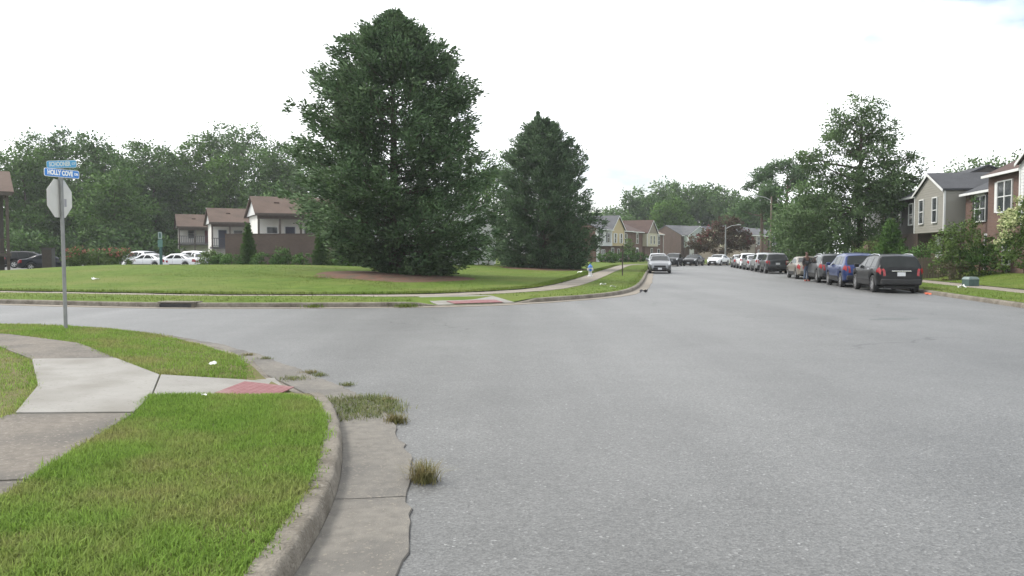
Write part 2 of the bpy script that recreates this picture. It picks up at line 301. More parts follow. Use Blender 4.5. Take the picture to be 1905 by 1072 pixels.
# right-hand kerb: from behind the camera up the street; block on the right, so travel back towards the camera
RIGHT = smooth_path([(70, 101), (40, 100.5), (33, 99), (29.2, 95), (27.0, 90), (22.35, 63.8), (17.0, 32.7), (12.4, 5.5), (9.2, -14)], 0.5)
def dist_to(P, X, Y, chunk=4000):
    X = np.asarray(X, float).ravel(); Y = np.asarray(Y, float).ravel(); out = np.empty(len(X))
    for i in range(0, len(X), chunk):
        out[i:i + chunk] = np.sqrt(((X[i:i + chunk, None] - P[None, ::2, 0]) ** 2 + (Y[i:i + chunk, None] - P[None, ::2, 1]) ** 2)).min(1)
    return out
RP = FAR[(FAR[:, 1] > 30) & (FAR[:, 0] > 2)]
def z_far(X, Y):
    X = np.asarray(X, float).ravel(); Y = np.asarray(Y, float).ravel()
    dK = dist_to(FAR, X, Y); dR = dist_to(RP, X, Y)
    front = S((dK - 3.9) / 22); right = 0.35 + 0.65 * S((dR - 3) / 11)
    left = 0.22 + 0.78 * S((X + 39) / 13)
    back = 1 - S((Y - 54) / 14) * S((-2 - X) / 10)
    back2 = 1 - 0.75 * S((Y - 78) / 20)
    return 0.20 + 0.66 * front * right * left * back * back2 - 0.18 * S((Y - 56) / 12) * S((-8 - X) / 8)
def z_right(X, Y):
    d = dist_to(RIGHT, X, Y); return 0.20 + 0.42 * S((d - 4) / 3.5)
def zf(x, y): return float(z_far([x], [y])[0])
def zr(x, y): return float(z_right([x], [y])[0])

def grid_mesh(name, rows, m, parent=None, smooth=True):
    rows = np.asarray(rows); a, b = rows.shape[:2]; idx = np.arange(a * b).reshape(a, b)
    F = np.stack([idx[:-1, :-1], idx[:-1, 1:], idx[1:, 1:], idx[1:, :-1]], -1).reshape(-1, 4)
    me = fast_mesh(name, rows.reshape(-1, 3), [F]); me.materials.append(m)
    bm = bmesh.new(); bm.from_mesh(me); bmesh.ops.recalc_face_normals(bm, faces=bm.faces)
    if sum(f.normal.z for f in bm.faces) < 0: bmesh.ops.reverse_faces(bm, faces=bm.faces)
    bm.to_mesh(me); bm.free()
    if smooth: me.polygons.foreach_set('use_smooth', [True] * len(me.polygons))
    o = bpy.data.objects.new(name, me); return link(o, parent)
def to3(P, z): return np.concatenate([P, (np.full(len(P), z) if np.isscalar(z) else np.asarray(z))[:, None]], 1)

kind(grid_mesh('ground', [[(-1500, -1500, -0.25), (1500, -1500, -0.25)], [(-1500, 1500, -0.25), (1500, 1500, -0.25)]], M_LAWN, smooth=False), 'structure')
kind(grid_mesh('road', [[(x, y, 0) for x in np.linspace(-80, 70, 31)] for y in np.linspace(-14, 114, 27)], M_ASPH, smooth=False), 'structure')

def strip(name, P, offs, zs, m, parent=None, i0=0, i1=None):
    N_ = normals(P); rows = []
    for d, z in zip(offs, zs):
        Q = P + N_ * d; zz = z(Q[:, 0], Q[:, 1]) if callable(z) else z
        rows.append(to3(Q, zz)[i0:i1])
    return grid_mesh(name, rows, m, parent)

# ---- kerb height along the two corners (dropped kerb at the ramps)
def h_far(p):
    d = abs(p[0] + 1.05) if p[1] < 30 else 9
    return 0.025 + 0.125 * float(S((d - 1.15) / 1.0))
def h_near(p):
    d = math.hypot(p[0] + 2.86, p[1] - 10.25)
    return 0.02 + 0.125 * float(S((d - 0.75) / 0.85))
def hsh(q): return (math.sin(q * 12.9898 + 4.1) * 43758.5453) % 1.0 - 0.5
def kerb(name, P, hfun, seg, mk, mg, gut=0.5, lo=None, hi=None, gutter=True):
    root = bpy.data.objects.new(name, None); link(root); kind(root, 'structure')
    N_ = normals(P); n = int(round(seg / np.linalg.norm(P[1] - P[0]))); i = lo or 0; hi = hi or len(P) - 1; k = 0
    while i < hi:
        j = min(i + n, hi); V = []; prof_n = 7
        for q in range(i, j + 1):
            p = P[q].copy(); nn = N_[q]; h = hfun(p)
            if q == i or q == j:
                tdir = (P[min(q + 1, len(P) - 1)] - P[q - 1]); tdir = tdir / np.linalg.norm(tdir); p = p + tdir * (0.006 if q == i else -0.006)
            wob = 0.006 * math.sin(q * 1.7) + 0.006 * hsh(q); wz = 0.006 * hsh(q + 99)
            for d, z in ((0.0, -0.02), (0.014 + wob, h * 0.6), (0.024 + wob, h - 0.022 + wz), (0.042 + wob, h - 0.004 + wz), (0.10, h + wz), (0.165 + wob, h + 0.002), (0.17, -0.02)):
                V.append((p[0] + nn[0] * d, p[1] + nn[1] * d, max(z, -0.02)))
        mb = MB(); cnt = j - i + 1; fs = []
        for a in range(cnt - 1):
            for b in range(prof_n - 1): fs.append((a * prof_n + b, (a + 1) * prof_n + b, (a + 1) * prof_n + b + 1, a * prof_n + b + 1))
        fs.append(tuple(range(prof_n))); fs.append(tuple((cnt - 1) * prof_n + b for b in range(prof_n))[::-1])
        mb.add(V, fs).build('kerb_stone', mk, root, smooth=50)
        if gutter:
            V = []
            for q in range(i, j + 1):
                p = P[q].copy(); nn = N_[q]
                tdir = (P[min(q + 1, len(P) - 1)] - P[q - 1]); tdir = tdir / np.linalg.norm(tdir)
                if q == i: p = p + tdir * 0.006
                if q == j: p = p - tdir * 0.006
                e = gut + 0.025 * math.sin(q * 0.43) + 0.05 * hsh(q * 3 + 5)
                for d, z in ((0.0, 0.012), (-0.12, 0.010), (-e * 0.6, 0.012), (-e, 0.016), (-e - 0.01, -0.01)): V.append((p[0] + nn[0] * d, p[1] + nn[1] * d, z))
            mb = MB(); fs = []
            for a in range(cnt - 1):
                for b in range(4): fs.append((a * 5 + b, (a + 1) * 5 + b, (a + 1) * 5 + b + 1, a * 5 + b + 1))
            mb.add(V, fs).build('gutter_slab', mg, root, smooth=50)
        i = j; k += 1
    return root
kerb('kerb_corner', NEAR, h_near, 3.0, M_KERB, M_GUTT, 0.52, lo=60, hi=int(len(NEAR) * 0.6))
i0 = int(np.argmin(abs(FAR[:, 0] + 30))); kerb('kerb_lawn', FAR, h_far, 3.0, M_KERB, M_WALK, 0.45, lo=i0)
kerb('kerb_parking_side', RIGHT, lambda p: 0.14, 3.0, M_KERB, M_GUTT, 0.45, lo=110, hi=len(RIGHT) - 30, gutter=False)

# dark broken seam between gutter and asphalt at the near corner
N_N = normals(NEAR); vs_ = []; rows = [[], []]
for q in range(60, int(len(NEAR) * .6)):
    e = .52 + .025 * math.sin(q * .43) + .05 * hsh(q * 3 + 5); a = NEAR[q] - N_N[q] * (e - .01); b = NEAR[q] - N_N[q] * (e + .004 + .016 * abs(hsh(q * 7)))
    rows[0].append((a[0], a[1], .004)); rows[1].append((b[0], b[1], .004))
kind(grid_mesh('asphalt_seam', rows, mat('seam_tar', (.022, .022, .023), (.05, .05, .05), .9, 20), smooth=False), 'structure')
# ---- far corner block: verge, sidewalk slabs, lawn
def verge_z(base): return lambda X, Y: base
def drop_z(zmax):
    def f(X, Y):
        d = np.where(np.asarray(Y) < 31, abs(np.asarray(X) + 1.3), 9); return 0.03 + (zmax - 0.03) * S((d - 1.0) / 1.2)
    return f
kind(strip('verge', FAR, [0.165, 0.8, 1.6, 2.55], [drop_z(0.150), drop_z(0.185), lambda X, Y: 0.185 + 0.065 * S((-3.5 - X) / 3), lambda X, Y: 0.18 + 0.05 * S((-3.5 - X) / 3)], M_LAWN), 'structure')
sw = kind(strip('sidewalk', FAR, [2.5, 3.85], [0.165, 0.175], M_OLDC), 'structure')
def slab_from(poly, z, m, parent, th=0.08, name='slab'):
    z = z if isinstance(z, (list, tuple)) else [z] * len(poly)
    return MB().prism([(p[0], p[1], zz - th) for p, zz in zip(poly, z)], (0, 0, th)).build(name, m, parent, bevel=0.006)
N_F = normals(FAR); k = i0
while k < len(FAR) - 20:
    a = FAR[k], N_F[k]; j = min(k + 3, len(FAR) - 1); t = FAR[j] - FAR[k]; t = t / np.linalg.norm(t) * 0.006
    q = [FAR[k] + N_F[k] * 2.58 + t, FAR[j] + N_F[j] * 2.58 - t, FAR[j] + N_F[j] * 3.85 - t, FAR[k] + N_F[k] * 3.85 + t]
    slab_from(q, 0.195 + 0.004 * math.sin(k), M_WALK, sw); k = j
B0 = FAR + N_F * 3.85; n_ = len(B0); s_ = np.linspace(0, 1, n_)
Cx = np.interp(s_, [0, 0.35, 0.6, 1], [-150, -60, 10, 110]); Cy = np.interp(s_, [0, 0.35, 0.6, 1], [150, 190, 215, 230]); C0 = np.stack([Cx, Cy], 1)
rows = []
for t in (np.linspace(0, 1, 90) ** 1.7):
    Q = B0 * (1 - t) + C0 * t; rows.append(to3(Q, z_far(Q[:, 0], Q[:, 1]) + 0.03))
kind(grid_mesh('lawn', rows, M_LAWN), 'structure')
# ramp with red pad in the far corner
rp_o = kind(slab_from([(-2.35, 25.62), (0.1, 26.85), (-0.75, 28.35), (-2.1, 28.0), (-3.2, 27.6)], [0.045, 0.045, 0.20, 0.205, 0.20], M_CONC, None, name='curb_ramp'), 'structure')
def tactile(c, ax, w_, d_, z0, z1, parent, nx, ny):
    """red pad with domes; ax = direction of travel down the ramp"""
    ax = Vector((ax[0], ax[1], 0)).normalized(); sx = Vector((-ax.y, ax.x, 0)); mb = MB()
    P = lambda u, v, dz=0: Vector((c[0], c[1], 0)) + sx * u + ax * v + Vector((0, 0, z0 + (z1 - z0) * (v / d_ + 0.5) + dz))
    mb.add([P(-w_ / 2, -d_ / 2), P(w_ / 2, -d_ / 2), P(w_ / 2, d_ / 2), P(-w_ / 2, d_ / 2), P(-w_ / 2, -d_ / 2, .012), P(w_ / 2, -d_ / 2, .012), P(w_ / 2, d_ / 2, .012), P(-w_ / 2, d_ / 2, .012)],
           [(0, 3, 2, 1), (4, 5, 6, 7), (0, 1, 5, 4), (1, 2, 6, 5), (2, 3, 7, 6), (3, 0, 4, 7)])
    for i in range(nx):
        for j in range(ny):
            u = (i + .5) / nx * w_ - w_ / 2; v = (j + .5) / ny * d_ - d_ / 2; r = min(w_ / nx, d_ / ny) * 0.27
            ring = [P(u + r * math.cos(a), v + r * math.sin(a), .012) for a in np.linspace(0, 2 * math.pi, 7)[:-1]]
            top = [P(u + r * .6 * math.cos(a), v + r * .6 * math.sin(a), .0155) for a in np.linspace(0, 2 * math.pi, 7)[:-1]]
            mb.add(ring + top, [tuple(range(6, 12))] + [(q, (q + 1) % 6, (q + 1) % 6 + 6, q + 6) for q in range(6)])
    return mb.build('tactile_pad', M_TACT, parent)
tactile((-1.22, 26.55), (0.45, -0.9), 1.75, 0.7, 0.10, 0.055, rp_o, 14, 6)
# storm drain in the kerb face
t_ = thing('storm_drain', 'dark storm drain slot let into the kerb below the lawn', 'drain', (-10.35, 24.80, 0), R(-7))
MB().box(-0.62, 0.62, 0.0, 0.5, 0.135, 0.185).build('cover_slab', M_KERB, t_, bevel=0.01)
MB().box(-0.52, 0.52, -0.035, -0.012, 0.02, 0.115).build('opening_shade', M_BLACK, t_)  # solid black slab, painted as the shade inside the slot
MB().box(-0.62, -0.525, -0.06, 0.3, -0.01, 0.134).build('side_block', M_KERB, t_); MB().box(0.525, 0.62, -0.06, 0.3, -0.01, 0.134).build('side_block', M_KERB, t_)

# ---- near corner block
N_N = normals(NEAR); Q = NEAR + N_N * 0.165
def z_near(X, Y):
    d = np.hypot(np.asarray(X) + 3.0, np.asarray(Y) - 9.95); return 0.045 + 0.095 * S((d - 0.55) / 0.9)
Cn = np.stack([np.linspace(-60, -110, len(Q)), np.linspace(-14, 22, len(Q))], 1); rows = []
for t in np.concatenate([np.linspace(0, 0.08, 20), np.linspace(0.1, 1, 14)]):
    P = Q * (1 - t) + Cn * t; rows.append(to3(P, z_near(P[:, 0], P[:, 1])))
kind(grid_mesh('corner_lawn', rows, M_SOIL), 'structure')
walk = bpy.data.objects.new('corner_sidewalk', None); link(walk); kind(walk, 'structure')
slab_from([(-6.95, 11.62), (-5.78, 11.72), (-4.45, 10.12), (-3.90, 8.66), (-3.66, 7.74), (-4.78, 7.70), (-5.5, 9.3)], 0.165, M_CONC, walk)
slab_from([(-4.43, 10.12), (-3.885, 8.66), (-2.62, 8.98), (-2.50, 9.22), (-3.15, 10.62), (-3.42, 10.42)], [0.165, 0.165, 0.05, 0.04, 0.045, 0.05], M_CONC, walk)
slab_from([(-4.81, 7.66), (-3.645, 7.70), (-3.36, 5.75), (-3.3, 5.45), (-4.62, 5.2)], 0.158, M_OLDC, walk)
slab_from([(-4.63, 5.17), (-3.29, 5.42), (-2.95, 2.6), (-4.3, 2.5)], 0.156, M_OLDC, walk)
slab_from([(-6.98, 11.66), (-5.80, 11.76), (-7.4, 13.75), (-8.5, 13.3)], 0.158, M_OLDC, walk)
slab_from([(-8.53, 13.32), (-7.43, 13.77), (-9.6, 15.3), (-10.4, 14.3)], 0.157, M_OLDC, walk)
slab_from([(-10.43, 14.33), (-9.63, 15.32), (-15, 16.6), (-15.3, 15.4)], 0.157, M_OLDC, walk)
tactile((-2.98, 9.32), (0.86, -0.08), 0.80, 0.62, 0.125, 0.068, walk, 10, 8)

# ---- right-hand block
N_R = normals(RIGHT)
kind(strip('parking_side_verge', RIGHT, [0.165, 1.2, 2.5], [0.15, 0.18, 0.18], M_LAWN), 'structure')
sw2 = kind(strip('parking_side_sidewalk', RIGHT, [2.45, 3.75], [0.165, 0.165], M_OLDC), 'structure')
k = 60
while k < len(RIGHT) - 30:
    j = k + 3; t = RIGHT[j] - RIGHT[k]; t = t / np.linalg.norm(t) * 0.006
    slab_from([RIGHT[k] + N_R[k] * 2.55 + t, RIGHT[j] + N_R[j] * 2.55 - t, RIGHT[j] + N_R[j] * 3.7 - t, RIGHT[k] + N_R[k] * 3.7 + t], 0.188, M_WALK, sw2); k = j
B1 = RIGHT + N_R * 3.7; C1 = np.stack([np.linspace(120, 70, len(B1)), np.linspace(110, -30, len(B1))], 1); rows = []
for t in (np.linspace(0, 1, 40) ** 1.8):
    P = B1 * (1 - t) + C1 * t; rows.append(to3(P, z_right(P[:, 0], P[:, 1]) + 0.01))
kind(grid_mesh('front_yards', rows, M_LAWN), 'structure')
# parking lot behind the mound
kind(grid_mesh('parking_lot', [[(x, y, 0.19) for x in np.linspace(-90, -15, 8)] for y in np.linspace(70, 104, 5)], M_ASPH, smooth=False), 'structure')

# ------------------------------------------------------------------ grass
def in_poly(P, poly):
    x, y = P[:, 0], P[:, 1]; c = np.zeros(len(P), bool); n = len(poly)
    for i in range(n):
        x0, y0 = poly[i]; x1, y1 = poly[i - 1]
        c ^= ((y0 > y) != (y1 > y)) & (x < (x1 - x0) * (y - y0) / (y1 - y0 + 1e-12) + x0)
    return c
def sample_poly(poly, n):
    a = np.array(poly); lo, hi = a.min(0), a.max(0); out = []
    while sum(map(len, out)) < n:
        p = rng.uniform(lo, hi, (n * 2, 2)); out.append(p[in_poly(p, poly)])
    return np.concatenate(out)[:n]
def blades(P, z, hgt, wid, lean=0.6, seg=2):
    """P (n,2), returns verts, faces"""
    n = len(P); az = rng.uniform(0, 2 * math.pi, n); h = hgt * rng.uniform(0.45, 1.25, n); wv = wid * rng.uniform(0.7, 1.3, n)
    ld = np.stack([np.cos(az), np.sin(az)], 1); sd = np.stack([-ld[:, 1], ld[:, 0]], 1); ln = lean * rng.uniform(0.1, 1.2, n)
    b = np.concatenate([P, np.broadcast_to(z, (n,))[:, None] - 0.01], 1)
    def pt(f, side, wf):
        q = b.copy(); q[:, :2] += ld * (ln * h * f * f)[:, None] + sd * (side * wv * wf * 0.5)[:, None]; q[:, 2] += h * f * (1 - 0.35 * np.clip(ln, 0, 1) * f); return q
    if seg == 1:
        V = np.stack([pt(0, -1, 1), pt(0, 1, 1), pt(1, 0, 0)], 1).reshape(-1, 3); return V, [np.arange(3 * n).reshape(-1, 3)]
    V = np.stack([pt(0, -1, 1), pt(0, 1, 1), pt(.55, 1, .8), pt(.55, -1, .8), pt(1, 0, 0)], 1).reshape(-1, 3); i = np.arange(n)[:, None] * 5
    return V, [i + np.array([[0, 1, 2, 3]]), i + np.array([[3, 2, 4]])]
def blade_obj(name, P, z, h, w_, m, lean=0.6, seg=2, parent=None):
    V, F = blades(P, z, h, w_, lean, seg); me = fast_mesh(name, V, F); me.materials.append(m); return link(bpy.data.objects.new(name, me), parent)
G1 = [(-1.36, 3.2), (-1.33, 4.2), (-1.40, 5.4), (-1.57, 6.5), (-1.83, 7.67), (-2.15, 8.45), (-2.6, 8.88), (-3.88, 8.62), (-3.62, 7.70), (-3.3, 5.75), (-2.93, 3.2)]
G2 = [(-5.76, 11.76), (-4.43, 10.18), (-3.45, 10.48), (-4.05, 11.9), (-4.6, 12.6), (-5.4, 13.7), (-6.55, 15.0), (-8.05, 16.25), (-9.4, 16.95), (-11, 17.45), (-16, 18.7), (-16, 16.95), (-9.6, 15.35), (-7.4, 13.8)]
G3 = [(-7.0, 11.6), (-5.5, 9.25), (-4.82, 7.72), (-4.66, 5.2), (-4.3, 3), (-8, 3), (-14, 12), (-14, 15.1), (-10.4, 14.2), (-8.5, 13.25)]
pp = []
for g, n in ((G1, 100000), (G2, 54000), (G3, 44000)):
    a = np.array(g); area = 0.5 * abs(np.dot(a[:, 0], np.roll(a[:, 1], 1)) - np.dot(a[:, 1], np.roll(a[:, 0], 1)))
    pts = sample_poly(g, n); cen = sample_poly(g, 600); j = rng.integers(0, 600, n // 3); pts[:n // 3] = cen[j] + rng.normal(0, 0.06, (n // 3, 2))
    pts = pts[in_poly(pts, [(x * 1.0, y) for x, y in g]) | (rng.random(n) < 0.12)]
    pp.append(pts)
def fringe(g, n, out):
    a = np.array(g); b = np.roll(a, -1, 0); L = np.linalg.norm(b - a, axis=1); i = rng.choice(len(a), n, p=L / L.sum()); f = rng.random(n); p = a[i] + (b[i] - a[i]) * f[:, None]
    return p + rng.normal(0, 1, (n, 2)) * out * (.4 + .6 * np.abs(np.sin(p[:, :1] * 9 + p[:, 1:] * 7)))
pp += [fringe(G1, 15000, .045), fringe(G2, 9000, .06), fringe(G3, 7000, .06)]
pp = np.concatenate(pp); zz = z_near(pp[:, 0], pp[:, 1])
lowf = 0.75 + 0.5 * (0.5 + 0.5 * np.sin(pp[:, 0] * 2.3 + 1.1 * np.sin(pp[:, 1] * 1.7)) * np.sin(pp[:, 1] * 1.9))
V, F = blades(pp, zz, 0.062 * lowf, 0.008, 0.9, 2); me = fast_mesh('grass', V, F); me.materials.append(M_BLADE)
o = kind(link(bpy.data.objects.new('grass', me)), 'stuff'); tag(o, 'short green mown grass on the near street corner', 'grass')
# far lawns: fringe tufts along edges and over the crest
def along(P, N_, d0, d1, n, lo, hi):
    i = rng.integers(lo, hi, n); d = rng.uniform(d0, d1, n); j = rng.uniform(-0.3, 0.3, n); t = np.stack([N_[i, 1], -N_[i, 0]], 1); return P[i] + N_[i] * d[:, None] + t * j[:, None]
far_hi = int(np.argmin(abs(FAR[:, 1] - 95))); lo_ = i0
cl = [along(FAR, N_F, 0.17, 2.55, 26000, lo_, far_hi), along(FAR, N_F, 3.85, 4.6, 26000, lo_, far_hi), along(FAR, N_F, 3.9, 26, 60000, lo_, int(np.argmin(abs(FAR[:, 1] - 70))))]
cl = np.concatenate(cl); cl = cl[(abs(cl[:, 0] + 1.3) > 1.9) | (cl[:, 1] > 28.6)]; dk = dist_to(FAR, cl[:, 0], cl[:, 1])
mul_ok = (np.hypot(cl[:, 0] + 6.6, cl[:, 1] - 43.5) > 4.6) & (dk > 0.15) & ((dk < 2.52) | (dk > 3.85)); cl = cl[mul_ok]; dk = dk[mul_ok]
zc = np.where(dk < 3, 0.17 + 0.06 * S((-3.5 - cl[:, 0]) / 3) * S(dk / 1.2), z_far(cl[:, 0], cl[:, 1]) + 0.02)
V, F = blades(cl, zc, np.where((dk > 3) & (dk < 4.6), 0.11, 0.065), 0.022, 0.8, 1); me = fast_mesh('lawn_grass', V, F); me.materials.append(M_BLADE2)
o = kind(link(bpy.data.objects.new('lawn_grass', me)), 'stuff'); tag(o, 'mown grass blades on the lawn mound and verge', 'grass')
lo2 = int(np.argmin(abs(RIGHT[:, 1] - 60))); hi2 = len(RIGHT) - 50
cr_ = np.concatenate([along(RIGHT, N_R, 0.17, 2.5, 14000, lo2, hi2), along(RIGHT, N_R, 3.75, 9, 22000, lo2, hi2)]); dk = dist_to(RIGHT, cr_[:, 0], cr_[:, 1]); ok = (dk > .15) & ((dk < 2.5) | (dk > 3.72)); cr_ = cr_[ok]; dk = dk[ok]
V, F = blades(cr_, np.where(dk < 3, 0.17, z_right(cr_[:, 0], cr_[:, 1])), 0.07, 0.02, 0.8, 1); me = fast_mesh('yard_grass', V, F); me.materials.append(M_BLADE2)
o = kind(link(bpy.data.objects.new('yard_grass', me)), 'stuff'); tag(o, 'mown grass blades in front of the townhouses', 'grass')
# weeds and dry tufts in the near gutter
def tuft(name, label, x, y, r, n, h, w_, m, lean=1.0, z=0.0):
    P = rng.normal(0, r, (n, 2)); o = blade_obj(name, P, 0.0, h, w_, m, lean); o.location = (x, y, z); tag(o, label, 'weeds'); o['kind'] = 'stuff'; return o
tuft('dry_grass_tuft', 'dry straw-coloured grass tuft at the outer edge of the concrete gutter', -0.66, 5.92, 0.045, 380, 0.17, 0.006, M_DRY, 1.1, 0.01)
P_w = sample_poly([(-1.9, 8.75), (-2.2, 9.2), (-1.6, 9.45), (-1.25, 8.9), (-1.2, 8.5), (-1.35, 8.2), (-1.78, 8.0)], 2600); P_w += rng.normal(0, .07, P_w.shape); P_w -= np.array([-1.6, 8.8])
o = blade_obj('weed_patch', P_w, 0.0, 0.075, 0.007, M_WEED, 1.3); o.location = (-1.6, 8.8, 0.01); tag(o, 'green weed patch growing across the gutter beside the kerb end', 'weeds'); kind(o, 'stuff')
tuft('dry_weed_tuft', 'small yellowed weed tuft beside the gutter weed patch', -1.16, 8.0, 0.05, 240, 0.11, 0.007, M_DRY, 1.0, 0.01)
for k, (x, y, r, n) in enumerate([(-2.65, 11.05, .05, 120), (-2.85, 11.3, .06, 160), (-3.9, 12.75, .05, 140), (-4.35, 13.2, .06, 150), (-2.1, 10.25, .04, 100), (-1.42, 9.15, .06, 140), (-2.92, 10.72, .1, 260)]):
    o = tuft('gutter_weed', 'small dry weed tuft along the asphalt edge of the corner gutter', x, y, r, n, 0.06, 0.007, M_DRY if k % 2 else M_WEED, 1.2, 0.012); o['group'] = 'weeds along the gutter edge'
for x, y in ((-6.1, 24.75), (-3.4, 24.95), (-3.2, 25.0)):
    o = tuft('kerb_weed', 'green weed tuft sprouting at the foot of the kerb below the lawn', x, y, 0.14, 160, 0.16, 0.016, M_BLADE2, 1.0, 0.01); o['group'] = 'weeds at the far kerb'

# ------------------------------------------------------------------ foliage
def leaf_mesh(name, P, D, Sz, asp, m, NN=None):
    n = len(P); D = D / (np.linalg.norm(D, axis=1)[:, None] + 1e-9); r = rng.normal(size=(n, 3)); s = np.cross(D, r); s /= np.linalg.norm(s, axis=1)[:, None] + 1e-9
    L = Sz[:, None]; W = L * asp
    if NN is not None:
        NN = NN / (np.linalg.norm(NN, axis=1)[:, None] + 1e-9); gn = np.cross(D, s); s = np.where(((gn * NN).sum(1) < 0)[:, None], s, -s)   # winding agrees with the clump normal
    V = np.stack([P - D * L * .5, P + s * W * .5 + D * L * .05, P + D * L * .5, P - s * W * .5 + D * L * .05], 1).reshape(-1, 3)
    me = fast_mesh(name, V, [np.arange(4 * n).reshape(-1, 4)]); me.materials.append(m)
    if NN is not None:
        gn = np.cross(D, -s); N2 = NN * .8 + gn * .45; N2 /= np.linalg.norm(N2, axis=1)[:, None]
        me.polygons.foreach_set('use_smooth', [True] * n); me.normals_split_custom_set_from_vertices(np.repeat(N2, 4, axis=0).tolist())
    return me
def add_part(name, me, parent): return link(bpy.data.objects.new(name, me), parent)
def conifer(name, label, loc, prof, nb, per, leaf, crad, m, seed, group=None, tip_up=0.35, trunk_r=0.3, inner=0.3, ncl=5, tops=(), right=None):
    """prof: (height, radius) list"""
    global rng
    g = np.random.default_rng(seed); H = prof[-1][0]; hs = [p[0] for p in prof]; rs = [p[1] for p in prof]
    t = thing(name, label, 'tree', loc, 0, group)
    MB().tube([(0, 0, -0.1), (0.03, 0.02, H * .25), (-0.04, 0.05, H * .6), (0, 0, H * .97)], [trunk_r * 1.15, trunk_r * .85, trunk_r * .45, 0.03], 9).build('trunk', M_BARK, t, smooth=60)
    Pc = []; Dc = []; Rc = []; mbB = MB()
    ph = g.uniform(0, 6.28, 6); k_b = 0
    def bough(h, az, Rm, f):
        d = np.array([math.cos(az), math.sin(az), 0]); sd = np.array([-d[1], d[0], 0]); up = g.normal(tip_up, .15) * (0.4 + h / H)
        base = np.array([0, 0, max(0.3, h - Rm * (0.10 + 0.30 * up))]); tip = d * Rm + np.array([0, 0, h + .1]); wd = (.16 * Rm + .30) * g.uniform(.8, 1.3)
        if Rm > .9: mbB.tube([tuple(base), tuple(base * .45 + tip * .55 + np.array([0, 0, -.06 * Rm])), tuple(base * .08 + tip * .92)], [max(.03, .055 * trunk_r / .3 * (1.3 - f)), .03, .012], 4, cap=False)
        for c in range(ncl):
            q = 1 - .68 * (c / ncl) ** 1.1 * g.uniform(.85, 1.1); lat = g.uniform(-1, 1) * wd * (1.15 - q * .55) * (1 if c else 0)
            Pc.append(base * (1 - q) + tip * q + sd * lat + np.array([0, 0, -.30 * Rm * q * (1 - q) + g.normal(0, .10) - .25 * abs(lat)])); Dc.append(d + sd * lat * .5 + np.array([0, 0, up])); Rc.append(crad * g.uniform(.6, 1.15) * (.55 + .45 * min(1, Rm / 1.6)))
    for b in range(nb):
        f = (b + g.random()) / nb; h = hs[0] + (H - hs[0]) * (f ** 0.95); az = b * 2.39996 + g.normal(0, .3)
        r0_ = np.interp(h, hs, rs)
        if right: fr = float(S((math.cos(az) + .5) / 1.1)); r0_ = r0_ * (1 - fr) + np.interp(h, [p[0] for p in right], [p[1] for p in right]) * fr
        Rm = r0_ * (1 + .08 * math.sin(2 * az + ph[0] + h * .5) + .10 * math.sin(4 * az + ph[1] - h * 1.1) + np.clip(g.normal(0, .10), -.22, .15))
        bough(h, az, max(Rm, .15), f)
    for x_, y_, z0_, z1_, r_ in tops:
        for c in range(26):
            q = g.random(); a_ = g.uniform(0, 6.28); rr_ = r_ * (1 - q) * g.random() ** .5; Pc.append(np.array([x_ + rr_ * math.cos(a_), y_ + rr_ * math.sin(a_), z0_ + (z1_ - z0_) * q])); Dc.append(np.array([.3 * math.cos(a_), .3 * math.sin(a_), 1.0])); Rc.append(crad * (.75 - .45 * q))
    for c in range(int(nb * 2.4)):                     # leafy twigs close to the trunk
        h = hs[0] + (H - hs[0]) * g.random() * .92; a_ = g.uniform(0, 6.28); rr_ = np.interp(h, hs, rs) * g.uniform(.12, .62); Pc.append(np.array([rr_ * math.cos(a_), rr_ * math.sin(a_), h])); Dc.append(np.array([math.cos(a_), math.sin(a_), .3])); Rc.append(crad * 1.1)
    Pc = np.array(Pc); Dc = np.array(Dc); Rc = np.array(Rc); nc = len(Pc); i = np.repeat(np.arange(nc), per); n = len(i)
    off = g.normal(size=(n, 3)); off /= np.linalg.norm(off, axis=1)[:, None]; off *= (g.random(n) ** .5)[:, None] * Rc[i][:, None]; off[:, 2] *= .75
    D = Dc[i] * .9 + off / Rc[i][:, None] * .9 + g.normal(0, .35, (n, 3)); sv = rng; rng = g
    Pn = Pc[i] + off; NN = off / Rc[i][:, None] * .8 + np.stack([Pn[:, 0], Pn[:, 1], 0 * Pn[:, 2]], 1) / (np.hypot(Pn[:, 0], Pn[:, 1])[:, None] + .3) * .6 + np.array([0, 0, .35])
    me = leaf_mesh('crown', Pn, D, leaf * g.uniform(.6, 1.35, n), .34, m, NN); rng = sv
    add_part('crown', me, t); 
    if mbB.v: mbB.build('limbs', M_BARK, t)
    return t
def blob_leaves(blobs, ncl, per, leaf, crad, g, flat=0.8, shell=0.72):
    """blobs (x,y,z,rx,rz): clumps near the blob surface, leaves in each clump"""
    P = []; D = []; NNs = []
    for x, y, z, rx, rz in blobs:
        nn = max(3, int(ncl * (rx * rx + rx * rz) ** 1.0)); v = g.normal(size=(nn, 3)); v /= np.linalg.norm(v, axis=1)[:, None]
        rr = shell + (1 - shell) * 1.25 * g.random(nn); c = np.array([x, y, z]) + v * rr[:, None] * np.array([rx, rx, rz])
        i = np.repeat(np.arange(nn), per); off = g.normal(size=(len(i), 3)) * .5; off[:, 2] *= flat
        P.append(c[i] + off * crad * g.uniform(.7, 1.3, nn)[i][:, None]); D.append(off * 1.1 + v[i] * .5 + g.normal(0, .45, (len(i), 3))); NNs.append(off * 1.2 + v[i] * .7 + np.array([0, 0, .3]))
    return np.concatenate(P), np.concatenate(D), np.concatenate(NNs)
